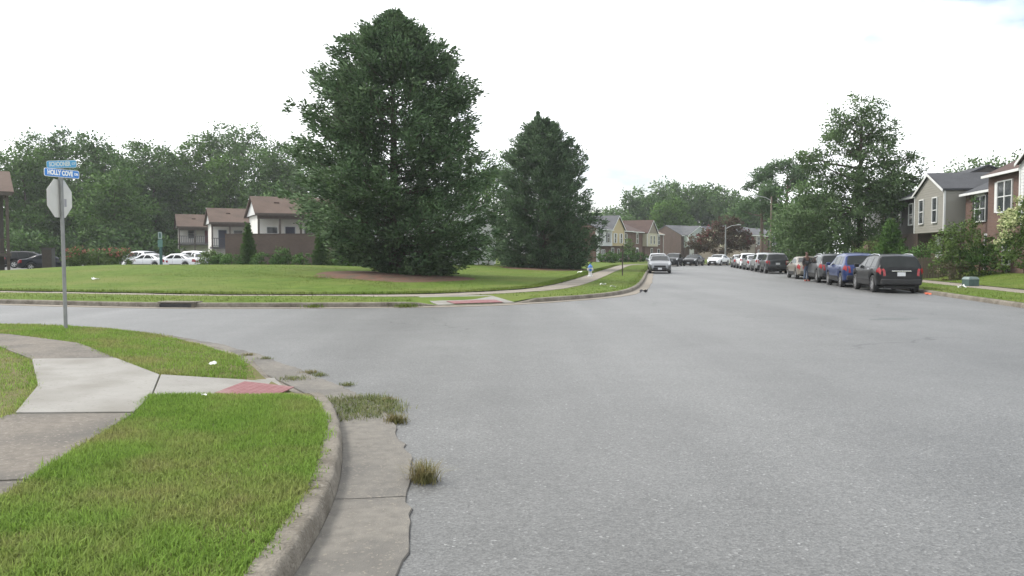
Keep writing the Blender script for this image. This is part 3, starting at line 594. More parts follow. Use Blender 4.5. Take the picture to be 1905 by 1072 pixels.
def crown_tree(name, label, loc, H, blobs, m, seed, ncl=4.0, per=26, leaf=0.22, crad=0.55, asp=.55, trunk_r=.25, fork=.3, rz=0, group=None, bark=None, flat=.8, shell=.72, cat='tree', flowers=None):
    global rng
    g = np.random.default_rng(seed); t = thing(name, label, cat, loc, rz, group)
    mb = MB(); zt = max(b[2] for b in blobs)
    mb.tube([(0, 0, -.15), (.05, 0, H * fork * .5), (0, .04, H * fork), (0.05, 0, zt)], [trunk_r * 1.25, trunk_r, trunk_r * .8, .03], 8)
    mb.build('trunk', bark or M_BARK, t, smooth=60); lb = MB()
    for x, y, z, rx, rz_ in blobs:
        s0 = (0, 0, max(H * fork * .8, min(z - rx * .9, zt * .9)))
        if math.hypot(x, y) > .3: lb.tube([s0, (x * .55, y * .55, s0[2] + (z - s0[2]) * .4), (x, y, z), (x * 1.15, y * 1.15, z + rz_ * .5)], [trunk_r * .42, trunk_r * .26, trunk_r * .13, .015], 5, cap=False)
    if lb.v: lb.build('limbs', bark or M_BARK, t)
    P, D, NN = blob_leaves(blobs, ncl, per, leaf, crad, g, flat, shell); P[:, 2] = np.maximum(P[:, 2], 0.05); sv = rng; rng = g
    me = leaf_mesh('crown', P, D, leaf * g.uniform(.55, 1.35, len(P)), asp, m, NN); add_part('crown', me, t)
    if flowers:
        fm, nf, fs, fz = flowers; i = g.choice(len(P), nf * 4, replace=False); i = i[np.argsort(-(P[i, 2] * fz + np.hypot(P[i, 0], P[i, 1]) * .8))][:nf]
        k = np.repeat(i, 8); Pf = P[k] + g.normal(0, fs * .45, (len(k), 3)) + np.array([0, 0, fs * .4])
        add_part('blossom', leaf_mesh('blossom', Pf, g.normal(size=(len(k), 3)), fs * g.uniform(.5, 1, len(k)), .9, fm), t)
    rng = sv; return t
def rand_blobs(g, H, Rr, n, z0=.35, lob=.38):
    out = []
    for i in range(n):
        f = (i + .5) / n; z = H * (z0 + (1 - z0 - .08) * f); env = Rr * math.sin(math.pi * (0.18 + .72 * f)) ** .8
        a = i * 2.4 + g.normal(0, .4); q = env * g.uniform(.35, .75); r = Rr * lob * g.uniform(.75, 1.2)
        out.append((q * math.cos(a), q * math.sin(a), z, r, r * .75))
    out.append((0, 0, H * (z0 + .3 * (1 - z0)), Rr * .55, H * .2)); out.append((0, 0, H * .68, Rr * .5, H * .18)); return out
def T(px, Y): return (px - 952.5) / 1500 * Y

# two big conifers on the mound
X1, Y1 = -6.55, 45.0
conifer('conifer_tree', 'tall broad dark conifer on the mulched lawn mound', (X1, Y1, zf(X1, Y1) - .05),
        [(0.4, .9), (0.9, 1.9), (1.6, 3.0), (2.4, 4.3), (3.4, 5.2), (4.4, 5.7), (5.5, 5.7), (7.2, 5.5), (9.0, 5.2), (10.5, 4.5), (12.0, 3.3), (13.2, 1.9), (14.2, .2)], 205, 46, .24, .56, M_CON1, 3, trunk_r=.34, ncl=14, right=[(.4, 3.0), (.9, 4.5), (1.6, 5.2), (2.4, 5.5), (4.4, 5.6), (5.5, 5.6), (7.2, 5.4), (9.0, 5.0), (10.5, 4.4), (12.0, 3.3), (13.2, 2.0), (14.2, .2)], tops=[(-.2, 0, 13.0, 14.5, .7), (-1.5, .2, 12.2, 13.7, .7), (1.3, -.2, 12.0, 13.3, .8), (2.9, 0, 11.0, 12.2, .7), (-2.7, -.2, 10.6, 11.8, .7)])
X2, Y2 = 2.6, 70.0
conifer('conifer_tree', 'smaller dense pyramidal conifer on the lawn near the fire hydrant', (X2, Y2, zf(X2, Y2) - .05),
        [(0.35, 2.8), (1.0, 4.3), (2.6, 4.7), (5.2, 4.5), (7.6, 3.9), (9.8, 2.9), (11.6, 1.7), (12.7, .9), (12.9, .2)], 180, 38, .27, .52, M_CON2, 8, trunk_r=.3, tip_up=.8, ncl=13, tops=[(-.4, 0, 11.4, 13.5, .7), (.9, .1, 10.8, 12.7, .6), (2.0, 0, 9.6, 11.0, .6), (-1.8, 0, 9.8, 11.2, .6)])
def mulch(x, y, rx, ry, label):
    n = 28; rows = []
    for f in (0, .35, .7, 1.0):
        q = [(x + rx * f * math.cos(a) * (1 + .08 * math.sin(3 * a + 1)), y + ry * f * math.sin(a) * (1 + .08 * math.sin(4 * a))) for a in np.linspace(0, 2 * math.pi, n)]
        q = np.array(q); rows.append(to3(q, z_far(q[:, 0], q[:, 1]) + .03 + .09 * (1 - f ** 2)))
    o = kind(grid_mesh('mulch_bed', rows, M_MULCH), 'structure'); o['label'] = label; return o
mulch(-6.3, 42.3, 4.1, 5.4, 'reddish bark mulch bed round the tall conifer'); mulch(2.8, 69, 4.0, 4.6, 'reddish bark mulch bed round the smaller conifer')

# deciduous templates
gT = np.random.default_rng(5)
def tree_at(px, Y, topy, Rr, label, m, seed, leaf=.36, n=11, z0=.2, z=0.0, group=None, ncl=2.6, per=42, name='broadleaf_tree', crad=1.0):
    H = CAMZ + (470 - topy) * Y / 1500 - z; g = np.random.default_rng(seed)
    return crown_tree(name, label, (T(px, Y), Y, z), H, rand_blobs(g, H * .96, Rr, n, z0, .42), m, seed, ncl, per, leaf, crad, .6, H * .016, z0, group=group)
wood = [(50, 118, 262, 6.5, 0), (118, 128, 224, 6.2, 3), (185, 122, 236, 6.0, 3), (240, 134, 262, 6.8, 0), (288, 130, 262, 6.4, 3), (345, 138, 250, 7.0, 1), (398, 142, 214, 6.0, 2), (455, 138, 212, 6.6, 2), (512, 128, 255, 6.0, 3), (425, 134, 285, 6.0, 1), (85, 140, 300, 7.5, 3), (215, 112, 310, 5.5, 0), (330, 134, 320, 5.5, 0), (560, 125, 250, 6, 2)]
WL = ['mid-green tree at the open edge of the wood behind the brown porch', 'tall dark tree of the wood rising behind the street name blades', 'dense dark tree of the wood behind the pink-flowered hedge', 'mid-green tree of the wood behind the silver crossover',
      'dense dark tree of the wood straight behind the teal sign post', 'yellowish-green tree of the wood above the apartment block with the red door', 'tall greyish-green airy tree above the roof of the middle apartment block', 'tall greyish-green airy tree above the conical shrub and brick wall',
      'dark tree above the apartment roof next to the tall conifer', 'shorter yellowish-green tree just above the middle apartment roof', 'dark low tree behind the octagonal sign plate', 'low mid-green tree between the pink-flowered hedge and the wood', 'low mid-green tree beside the apartment block with the red door', 'greyish-green tree peeping past the flank of the tall conifer']
for k, (px, Y, ty, Rr, mi) in enumerate(wood):
    lab = WL[k]
    tree_at(px, Y, ty, Rr, lab, M_DEC[mi], 100 + k, leaf=.42, n=14, z0=.10, group='trees of the wood behind the parking lot', ncl=2.5 if mi != 2 else 2.0, per=32)
tree_at(905, 92, 282, 4.2, 'light green leafy tree between the two conifers', M_DEC[1], 131, leaf=.3, z0=.15)
far_t = [(1196, 192, 352, 7.5, 3), (1252, 196, 330, 8.5, 2), (1312, 198, 345, 8.0, 3), (1358, 190, 352, 7.5, 2), (1150, 205, 392, 7, 2), (1108, 210, 396, 7, 1), (1390, 180, 372, 6, 3)]
for k, (px, Y, ty, Rr, mi) in enumerate(far_t):
    tree_at(px, Y, ty, Rr, ['dark distant tree behind the cream gabled townhouse and brick end wall', 'tallest greyish distant tree above the bright green rounded tree', 'dark distant tree behind the brick end wall and dark red tree', 'greyish distant tree straight above the dark red flowering tree', 'greyish distant tree above the yellow gabled townhouse', 'pale green tree above the end of the far townhouse row', 'dark distant tree behind the cream-sided corner house'][k], M_DEC[mi], 140 + k, leaf=.6, n=13, z0=.12, group='trees past the end of the street', ncl=1.5, per=34, crad=1.4)
tree_at(1245, 172, 370, 5.6, 'bright green rounded tree behind the brick gable house', M_DEC[1], 151, leaf=.5, z0=.12)
tree_at(1172, 178, 398, 4.5, 'bushy green tree behind the cream gabled townhouse', M_DEC[2], 152, leaf=.5, z0=.15)
# right-hand trees
crown_tree('willow_oak_tree', 'tall airy tree with open upper limbs behind the parked cars', (T(1597, 61), 61, .4), 13.9,
           [(0, 0, 12.0, 1.1, 1.6), (-1.1, .3, 11.2, 1.2, 1.2), (1.1, -.4, 10.9, 1.3, 1.3), (-.2, .8, 10.0, 1.7, 1.2), (1.9, .6, 9.8, 1.4, 1.0), (-1.9, -.3, 9.6, 1.3, .9), (-4.1, -.2, 8.5, 1.0, .7), (-3.0, .2, 8.0, 1.4, .8), (3.6, .1, 8.4, .9, .6), (4.0, 0, 6.8, .9, .5), (2.7, .4, 7.5, 1.6, 1.0),
            (0.2, -.8, 8.3, 1.8, 1.1), (-1.6, -.4, 7.0, 1.9, 1.0), (1.7, -.9, 6.3, 1.9, 1.0), (3.0, .9, 5.6, 1.5, .9), (-2.8, .7, 5.6, 1.8, 1.0), (-3.8, -.3, 4.2, 1.9, 1.0), (-1.0, -1.0, 4.6, 1.9, 1.1), (1.9, -.3, 4.6, 1.8, 1.0), (-4.6, .6, 3.0, 1.7, .9), (-2.2, -.9, 2.6, 2.0, 1.1), (-.2, -.9, 2.8, 1.7, 1.1), (-4.4, .5, 1.9, 1.6, 1.0), (.2, -.7, 6.2, 1.6, 1.0), (1.3, -.8, 2.9, 1.2, .9)],
           M_WILL, 21, ncl=9.0, per=44, leaf=.23, crad=.52, asp=.45, trunk_r=.26, fork=.4, shell=.4, flat=.6)
def pine(px, Y, topy, label, seed, spread=1.0):
    H = CAMZ + (470 - topy) * Y / 1500; g = np.random.default_rng(seed); bl = []
    for i in range(11):
        f = i / 10; a = g.uniform(0, 6.28); q = spread * 4.2 * (1 - .55 * f) * g.uniform(.4, 1); bl.append((q * math.cos(a), q * math.sin(a), H * (.52 + .44 * f), 1.3 * spread * g.uniform(.8, 1.2), .65))
    bl.append((0, 0, H * .95, 1.3, .8)); return crown_tree('pine_tree', label, (T(px, Y), Y, .2), H, bl, M_PINE, seed, 5.5, 46, .42, .75, .32, .24, .5, bark=M_PINEB, shell=.3, flat=.6)
pine(1416, 112, 318, 'slender open-crowned pine beside the wooden utility pole', 31, .85)
pine(1462, 104, 302, 'broad flat-topped pine rising behind the airy roadside tree', 32, 1.15)
tree_at(1500, 92, 340, 4.6, 'dark green tree filling the gap behind the airy roadside tree', M_DEC[3], 161, leaf=.34, z0=.1, z=.3)
tree_at(1484, 84, 392, 3.4, 'low drooping green tree beyond the grey parked crossover', M_WILL, 162, leaf=.3, z0=.08, z=.3)
tree_at(1432, 178, 385, 6.0, 'dark leafy tree behind the slate-sided corner house', M_DEC[3], 163, leaf=.45, z0=.1, z=.2)
tree_at(1640, 78, 330, 4.6, 'dark tree behind the trunk of the airy roadside tree', M_DEC[0], 164, leaf=.3, z0=.15, z=.3)
tree_at(1812, 86, 292, 5.0, 'feathery green tree rising above the townhouse roofs', M_WILL, 165, leaf=.3, z0=.3, z=.3)
tree_at(1868, 80, 284, 4.2, 'feathery green tree behind the red-brown townhouse roof', M_WILL, 166, leaf=.3, z0=.3, z=.3)

# ------------------------------------------------------------------ houses
def siding(mb, org, ux, nrm, spans, z0, z1, lap=.16):
    """lapped boards: spans(z)->(a,b) along ux"""
    ux = Vector(ux); nrm = Vector(nrm); org = Vector(org); z = z0
    while z < z1 - 1e-4:
        zt = min(z + lap, z1); a0, b0 = spans(z); a1, b1 = spans(zt)
        if b0 - a0 > .02:
            if b1 - a1 < .02: mid = (a0 + b0) / 2; a1, b1 = mid - .005, mid + .005
            p = [org + ux * a0 + nrm * .024, org + ux * b0 + nrm * .024, org + ux * b1 + nrm * .006, org + ux * a1 + nrm * .006]; zz = [z, z, zt, zt]
            q = [(v.x, v.y, c) for v, c in zip(p, zz)]; back = [org + ux * a0, org + ux * b0]; q += [(v.x, v.y, z) for v in back]
            mb.add(q, [(0, 1, 2, 3), (4, 5, 1, 0)])
        z = zt
def window(root, x, z, w_, h, y=0.0, shutter=None, pane=None, arch=False, trim=None, mull=1, both=True):
    """window on a wall facing -y at depth y; x,z = lower-left corner"""
    t = .07; d = .07; mb = MB(); trim = trim or M_WHITE
    mb.box(x - t, x, y - d, y, z - t, z + h + t).box(x + w_, x + w_ + t, y - d, y, z - t, z + h + t).box(x, x + w_, y - d, y, z + h, z + h + t).box(x, x + w_, y - d - .03, y, z - t, z)
    mb.box(x, x + w_, y - .05, y - .012, z + h / 2 - .025, z + h / 2 + .025)
    for k in range(1, mull): mb.box(x + w_ * k / mull - .045, x + w_ * k / mull + .045, y - d, y - .014, z, z + h)
    if arch: mb.prism([(x + w_ / 2 + (w_ / 2 + t) * math.cos(a), y - d, z + h + t + .22 * math.sin(a)) for a in np.linspace(0, math.pi, 8)], (0, d, 0))
    wo = mb.build('window', trim, root)
    MB().box(x, x + w_, y - .03, y - .01, z, z + h).build('pane', pane or M_GLASS, wo)
    if shutter:
        for sx in ((x - t - .34, x - t - .01), (x + w_ + t + .01, x + w_ + t + .34))[0 if both else 0: 2 if both else 1]:
            sb = MB().box(sx[0], sx[1], y - .045, y - .002, z - .03, z + h + .03)
            sb.box(sx[0] + .05, sx[1] - .05, y - .058, y - .046, z + .08, z + h * .47).box(sx[0] + .05, sx[1] - .05, y - .058, y - .046, z + h * .55, z + h - .06); sb.build('shutter', shutter, root)
    return wo
def unit(name, label, loc, yaw, W, D, eave, rise, roof, up, low, roof_m, proj=0.0, split=2.5, wins=(), lowins=(), door=None, side_sid=True, trim=None, group=None, end_mat=None, hoodless=False, downspout=False, ov=.22, cat='house', gable_m=None):
    """townhouse: local x along the facade, facade faces -y; roof 'side' (ridge along x) or 'front' (gable to the street)"""
    t = thing(name, label, cat, loc, R(yaw), group); brick_up = up in (M_BRICK, M_BRICKD, M_BRICKW); trim = trim or M_WHITE
    MB().box(0, W, 0, D, -.4, split).build('lower_wall', low, t)
    mb = MB().box(0, W, -proj, D, split + .002, eave)
    if roof == 'front': mb.prism([(0, -proj, eave), (W, -proj, eave), (W / 2, -proj, eave + rise)], (0, D + proj, 0))
    else: mb.prism([(0, -proj, eave), (0, D, eave), (0, D / 2 - proj / 2, eave + rise)], (W, 0, 0))
    mb.build('upper_wall', (end_mat or up) if (roof == 'side' and end_mat) else up, t)
    if not brick_up:
        mb = MB()
        if roof == 'front': siding(mb, (0, -proj, 0), (1, 0, 0), (0, -1, 0), lambda z: (0, W) if z <= eave else ((z - eave) / rise * W / 2, W - (z - eave) / rise * W / 2), split, eave + rise - .03)
        else: siding(mb, (0, -proj, 0), (1, 0, 0), (0, -1, 0), lambda z: (0, W), split, eave)
        if proj > .3: siding(mb, (W, -proj, 0), (0, 1, 0), (1, 0, 0), lambda z: (0, proj + (1.2 if side_sid else 0)), split, eave); siding(mb, (0, -proj, 0), (0, 1, 0), (-1, 0, 0), lambda z: (0, proj), split, eave)
        mb.build('siding', up, t)
        MB().box(-.03, .09, -proj - .045, -proj + .06, split, eave).build('corner_board', trim, t); MB().box(W - .09, W + .03, -proj - .045, -proj + .06, split, eave).build('corner_board', trim, t)
    mb = MB(); th = .12
    if roof == 'front':
        m_ = rise / (W / 2); e = .12
        for sgn in (-1, 1):
            a = (W / 2, eave + rise + .03); b = (W / 2 + sgn * (W / 2 + e), eave - m_ * e + .03)
            mb.prism([(a[0], -proj - ov, a[1]), (b[0], -proj - ov, b[1]), (b[0], -proj - ov, b[1] + th), (a[0], -proj - ov, a[1] + th)], (0, D + proj + ov, 0))
    else:
        yc = D / 2 - proj / 2; m_ = rise / (yc + proj); e = .28
        for sgn, yy in ((-1, -proj - e), (1, D + e)):
            a = (yc, eave + rise + .03); b = (yy, eave - m_ * e + .03)
            mb.prism([(-.06, a[0], a[1]), (-.06, b[0], b[1]), (-.06, b[0], b[1] + th), (-.06, a[0], a[1] + th)], (W + .12, 0, 0))
    ro = mb.build('roof', roof_m, t)
    mb = MB()
    if roof == 'front':
        for sgn in (-1, 1):
            a = (W / 2, eave + rise); b = (W / 2 + sgn * (W / 2 + e), eave - m_ * e)
            mb.prism([(a[0], -proj - ov - .03, a[1] - .06), (b[0], -proj - ov - .03, b[1] - .06), (b[0], -proj - ov - .03, b[1] + .10), (a[0], -proj - ov - .03, a[1] + .10)], (0, .026, 0))
    else: mb.box(-.06, W + .06, -proj - .28 - .11, -proj - .284, eave - m_ * .28 - .02, eave - m_ * .28 + .12)
    mb.build('gutter' if roof == 'side' else 'fascia', trim, ro)
    if roof == 'front' and gable_m: MB().prism([(.15, -proj - .032, eave + .02), (W - .15, -proj - .032, eave + .02), (W / 2, -proj - .032, eave + rise - .1)], (0, .02, 0)).build('gable_panel', gable_m, t)
    if downspout: MB().box(W - .12, W - .03, -proj - .13, -proj - .05, 0, eave - .1).build('downspout', trim, t)
    for wn in wins: window(t, *wn[:4], y=-proj - (0 if brick_up else .026), **(wn[4] if len(wn) > 4 else {}))
    for wn in lowins: window(t, *wn[:4], y=0, **(wn[4] if len(wn) > 4 else {}))
    if door:
        x, m_d = door; d_ = MB().box(x, x + .95, -.05, -.005, 0.05, 2.12).build('door', m_d, t)
        MB().box(x - .1, x - .002, -.07, -.003, 0, 2.22).box(x + .952, x + 1.05, -.07, -.003, 0, 2.22).box(x - .002, x + .952, -.07, -.003, 2.122, 2.22).build('door_frame', trim, d_)
    return t
# right-hand row: facades along X = 18.6 + .17 Y (+ setback), local x runs towards the camera
YAW_R = -99.65
def on_row(Y, setback): 
    nx, ny = .9858, -.1676; x0 = 18.6 + .17 * Y; return (x0 + nx * setback, Y + ny * setback, zr(x0, Y) - .02)
def rrow(label, Yfar, W, setback, *a, **k): return unit('townhouse', label, on_row(Yfar, setback), YAW_R, W, 9.0, *a, group='townhouses along the parking side', **k)
SH_B, SH_W = M_BLACK, M_WHITE
rrow('white-sided townhouse unit mostly hidden behind the airy tree', 74.2, 5.6, 0.0, 5.05, 1.25, 'front', M_SWHT, M_BRICK, M_RDK, proj=.0, wins=[(1.0, 3.2, .8, 1.35), (3.6, 3.2, .8, 1.35)])
rrow('brick townhouse unit behind the airy tree next to the white one', 68.5, 5.6, 1.1, 5.0, 2.1, 'side', M_BRICK, M_BRICK, M_RDK, wins=[(1.2, 3.2, .9, 1.3, dict(shutter=SH_B))])
rrow('dark brown townhouse unit beside the tan gabled one', 62.8, 5.75, 0.35, 5.1, 2.0, 'side', M_SBRN, M_BRICKD, M_RDK, wins=[(1.1, 3.15, .85, 1.45), (3.9, 3.15, .85, 1.45)])
rrow('tan lap-sided townhouse with a front gable and dark grey roof', 56.7, 5.75, 1.1, 5.05, 1.2, 'front', M_STAN, M_BRICK, M_RDK, proj=1.1, split=2.45, wins=[(1.15, 3.1, .8, 1.55), (3.75, 3.1, .8, 1.55)], lowins=[(3.4, .6, 1.0, 1.4)], door=(1.2, M_WHITE), ov=.15)
rrow('recessed brick townhouse with black shutters under a small eave', 50.7, 4.7, 1.12, 4.75, 2.1, 'side', M_BRICK, M_BRICK, M_RDK, wins=[(1.6, 3.0, 1.5, 1.45, dict(shutter=SH_B, mull=2, arch=True))], door=(3.2, M_BLACK), downspout=True)
rrow('brick townhouse with a white double window and red-brown roof', 45.9, 4.6, .55, 5.45, 2.3, 'side', M_BRICK, M_BRICK, M_RRED, wins=[(1.35, 3.35, 1.75, 1.6, dict(shutter=SH_W, mull=2, both=False))], lowins=[(2.2, .5, .8, 1.5)], downspout=False)
rrow('white-sided gabled townhouse next to the red-brown roof', 40.2, 5.7, .55, 5.5, 1.5, 'front', M_SWHT, M_BRICK, M_RRED, proj=.75, wins=[(1.0, 3.3, .9, 1.5, dict(shutter=SH_B)), (3.5, 3.3, .9, 1.5, dict(shutter=SH_B))], lowins=[(1.4, .5, 1.2, 1.5)])
# far left row: local x runs away from the camera
def frow(label, s, W, *a, **k):
    ph = R(27.5); x, y = 12.2 + s * math.sin(ph), 118 + s * math.cos(ph); sb = k.pop('setback', 0); x -= math.cos(ph) * sb; y += math.sin(ph) * sb
    return unit('townhouse', label, (x, y, zf(x, y) - .1), 62.5, W, 9.0, *a, group='townhouses at the far end', **k)
frow('white-sided townhouse with black shutters at the end of the far row', 0, 5.6, 4.95, 2.0, 'side', M_SWHT, M_BRICK, M_RGRY, proj=.4, end_mat=M_BRICK, wins=[(.7, 3.05, .8, 1.4, dict(shutter=SH_B)), (3.7, 3.05, .8, 1.4, dict(shutter=SH_B))], lowins=[(2.2, .5, 1.5, 1.4, dict(mull=2))], door=(.4, M_WHITE), downspout=False)
frow('yellow-sided townhouse with a front gable in the far row', 5.7, 5.7, 5.0, 2.1, 'front', M_SYEL, M_BRICK, M_RGRY, proj=.4, wins=[(1.1, 3.0, .7, 1.4, dict(shutter=SH_W)), (3.7, 3.0, .7, 1.4, dict(shutter=SH_W))], lowins=[(3.6, .3, .8, 1.7)], door=(.9, M_BLACK))
frow('brick townhouse with pale teal shutters in the far row', 11.5, 5.6, 4.95, 1.9, 'side', M_BRICK, M_BRICK, M_RRED, wins=[(2.0, 3.0, 1.1, 1.45, dict(shutter=M_SMNT))], lowins=[(2.3, .5, 1.2, 1.5)], setback=.4)
frow('brick townhouse with an arched white window in the far row', 17.2, 5.6, 4.9, 1.9, 'side', M_BRICK, M_BRICK, M_RRED, wins=[(2.2, 3.0, 1.0, 1.5, dict(arch=True))], lowins=[(2.0, .5, 1.3, 1.5, dict(arch=True))], setback=.4)
frow('cream-sided townhouse with a taupe gable in the far row', 22.9, 5.8, 4.75, 2.2, 'front', M_SCRM, M_BRICK, M_RRED, proj=.4, wins=[(1.6, 2.95, .65, 1.35), (3.5, 2.95, .65, 1.35)], door=(3.2, M_BLACK), gable_m=M_STPE)
frow('brick townhouse closing the end of the far row', 28.8, 5.8, 4.75, 1.9, 'side', M_BRICK, M_BRICK, M_RTAN, wins=[(2.8, 2.9, .9, 1.45, dict(arch=True))], lowins=[(2.5, .5, 1.2, 1.5)], setback=.4, downspout=True)
unit('townhouse', 'mint-gabled brick house with a large blank brick end wall', (33.5, 160, .2), 32, 6.2, 9.0, 4.9, 2.0, 'side', M_BRICKD, M_BRICKD, M_RGRY, downspout=False, lowins=[(3.5, .5, 1.2, 1.5)])
x_, y_ = 33.5 + 6.3 * math.cos(R(32)) * .12, 160 + 6.3 * math.sin(R(32)) * .12
unit('townhouse', 'mint-sided front gable beside the blank brick end wall', (x_ + .45, y_ - .75, .2), 32, 6.0, 7.0, 4.9, 1.8, 'front', M_SMNT, M_BRICKD, M_RGRY, proj=.3, lowins=[(3.5, .5, 1.2, 1.5)], door=(.8, M_WHITE))
unit('townhouse', 'brick townhouse behind the dark red flowering tree', (33.5 + 7.4 * math.cos(R(32)), 160 + 7.4 * math.sin(R(32)), .2), 32, 12, 9.0, 4.9, 2.0, 'side', M_BRICKD, M_BRICKD, M_RGRY, lowins=[(5.2, .6, 1.9, 1.5, dict(mull=2))], door=(1.6, M_WHITE))
def hrow(label, s, W, *a, **k):
    ph = R(46); return unit('townhouse', label, (41.2 + s * math.sin(ph), 145 + s * math.cos(ph), .25), 44, W, 9.0, *a, group='townhouses closing the street', **k)
hrow('cream-sided house end on the corner past the parked cars', 0, 4.8, 4.6, 1.7, 'side', M_STPE, M_STPE, M_RGRY, proj=.3, end_mat=M_SCRM, wins=[(1.7, 2.95, .9, 1.3)])
hrow('brick house with white double window next to the slate one', 4.85, 4.8, 4.55, 1.6, 'side', M_BRICK, M_BRICK, M_RGRY, wins=[(.8, 2.9, 1.6, 1.35, dict(mull=2))], lowins=[(1.0, .5, 1.3, 1.4)])
hrow('slate-sided house with two white windows past the wooden utility pole', 9.7, 5.6, 4.5, 1.5, 'side', M_SBLU, M_BRICKD, M_RGRY, proj=.35, wins=[(.8, 2.75, .9, 1.5), (3.6, 2.75, .9, 1.5)], lowins=[(1.8, .5, 1.6, 1.4, dict(mull=2))])

# apartments with brown porch roofs, behind the parking lot
def apartment(label, loc, yaw, Ln, doors, floor=3.0, eave=5.5, rise=1.75):
    t = thing('apartment_building', label, 'apartment block', loc, R(yaw), 'apartment blocks with porches'); D = 8.5; pd = 2.1
    MB().box(0.3, Ln, pd, D, -.3, eave).build('wall', M_SAPT, t)
    sd = MB(); siding(sd, (0.3, pd, 0), (1, 0, 0), (0, -1, 0), lambda z: (0, Ln - .3), floor, eave - .05, .2); sd.build('siding', M_SAPT, t)
    MB().prism([(0.02, 0, eave), (0.02, D, eave), (0.02, D * .4, eave + rise)], (.1, 0, 0)).build('gable', M_SWHT, t)
    mb = MB()
    for y0, y1 in ((-.35, D * .4), (D + .35, D * .4)):
        z0 = eave - rise / (D * .4) * .35 + .04; z1 = eave + rise + .04
        mb.prism([(-.25, y0, z0), (-.25, y1, z1), (-.25, y1, z1 + .13), (-.25, y0, z0 + .13)], (Ln + .5, 0, 0))
    ro = mb.build('roof', M_RBRN, t)
    MB().box(-.25, Ln + .25, -.44, -.355, eave - .2, eave + .06).build('fascia', M_POSTB, ro)
    for k in range(3):
        x = 1.9 + k * 2.6; v = MB().box(x, x + .5, 1.9, 2.4, eave + .8, eave + 1.28); v.build('roof_vent', M_RRED, ro)
    MB().box(0, Ln, -.1, .12, eave - .5, eave - .12).build('porch_beam', M_POSTB, t)
    MB().box(0, Ln, 0, pd - .005, floor - .25, floor).build('walkway', M_DKGREY, t)
    n = int(Ln // 1.9)
    for k in range(n + 1):
        x = .12 + k * (Ln - .3) / n; MB().box(x - .09, x + .09, -.07, .11, -.3, eave - .5).build('post', M_POSTB, t)
    MB().box(0, Ln, -.02, .06, floor + .98, floor + 1.06).box(0, Ln, -.02, .06, floor + .08, floor + .14).build('rail', M_DKGREY, t)
    for k in range(int(Ln / .24)):
        x = .1 + k * .24
        if k == 0: bme = MB().box(0, .07, -.005, .045, floor + .14, floor + .98).mesh('baluster'); bme.materials.append(M_DKGREY)
        bo = link(bpy.data.objects.new('baluster', bme), t); bo.location = (x, 0, 0)
    for x, c in doors:
        if c is None: window(t, x, floor + .75, 1.0, 1.25, y=pd - .03)
        else:
            d_ = MB().box(x, x + .95, pd - .07, pd - .03, floor, floor + 2.05).build('door', c, t)
            MB().box(x - .1, x - .002, pd - .085, pd - .028, floor, floor + 2.15).box(x + .952, x + 1.05, pd - .085, pd - .028, floor, floor + 2.15).box(x - .002, x + .952, pd - .085, pd - .028, floor + 2.052, floor + 2.15).build('door_frame', M_WHITE, d_)
    return t
M_DRED = mat('door_red', (0.14, 0.018, 0.03), (0.17, 0.025, 0.035), .6, 3); M_DBLU = mat('door_blue', (0.03, 0.035, 0.06), rough=.6)
apartment('brown-roofed apartment block with porch posts behind the brick wall', (T(480, 79), 79, 0), 25, 12.5, [(1.2, None), (3.0, M_DBLU), (4.9, None), (6.6, M_DRED), (8.6, None)], floor=2.25)
apartment('brown-roofed apartment block in the middle of the stepped trio', (T(394, 97), 97, 0), 25, 12.5, [(1.0, M_DBLU), (2.8, None), (5.2, M_DBLU), (7.2, None)], eave=5.3, floor=2.4)
apartment('brown-roofed apartment block with a red door next to the wood', (T(333, 113), 113, 0), 25, 12.5, [(1.4, None), (3.6, M_DRED), (5.4, None)], eave=5.3)
t_ = thing('brick_wall', 'long purple-brown brick screen wall behind the conical shrubs', 'wall', (T(416, 73), 73.5, 0), R(-3))
MB().box(0, 9.3, 0, .3, -.3, 3.35).build('wall', M_BRICKW, t_); MB().box(-.04, 9.34, -.04, .34, 3.352, 3.42).build('coping', M_BRICKD, t_)
MB().box(7.6, 9.3, .08, .16, 3.422, 4.25).build('fence_panel', M_DKGREY, t_)
t_ = thing('screen_fence', 'dark stained wooden screen panel beside the end of the brick wall', 'fence', (T(607, 72.5), 72.8, 0), R(-3))
MB().box(.12, 1.0, 0, .12, 2.6, 3.9).build('panel', M_DKGREY, t_); MB().box(0.02, .12, -.03, .15, -.2, 3.9).build('post', M_POSTB, t_); MB().box(1.0, 1.1, -.03, .15, -.2, 3.9).build('post', M_POSTB, t_)
MB().box(.125, .995, .3, .36, -.2, 2.4).build('recessed_panel', M_STPE, t_)
# white sided building behind the big conifer
unit('apartment_building', 'white-sided gabled building half hidden behind the tall conifer', (T(626, 75), 75, 0.05), 0, 14.6, 11, 5.5, 2.4, 'front', M_SWHT, M_SWHT, M_RBRN, split=.05, wins=[(1.3, .9, .95, 1.75), (4.2, .9, .95, 1.75), (12.3, 1.0, .95, 1.5)], cat='apartment block')
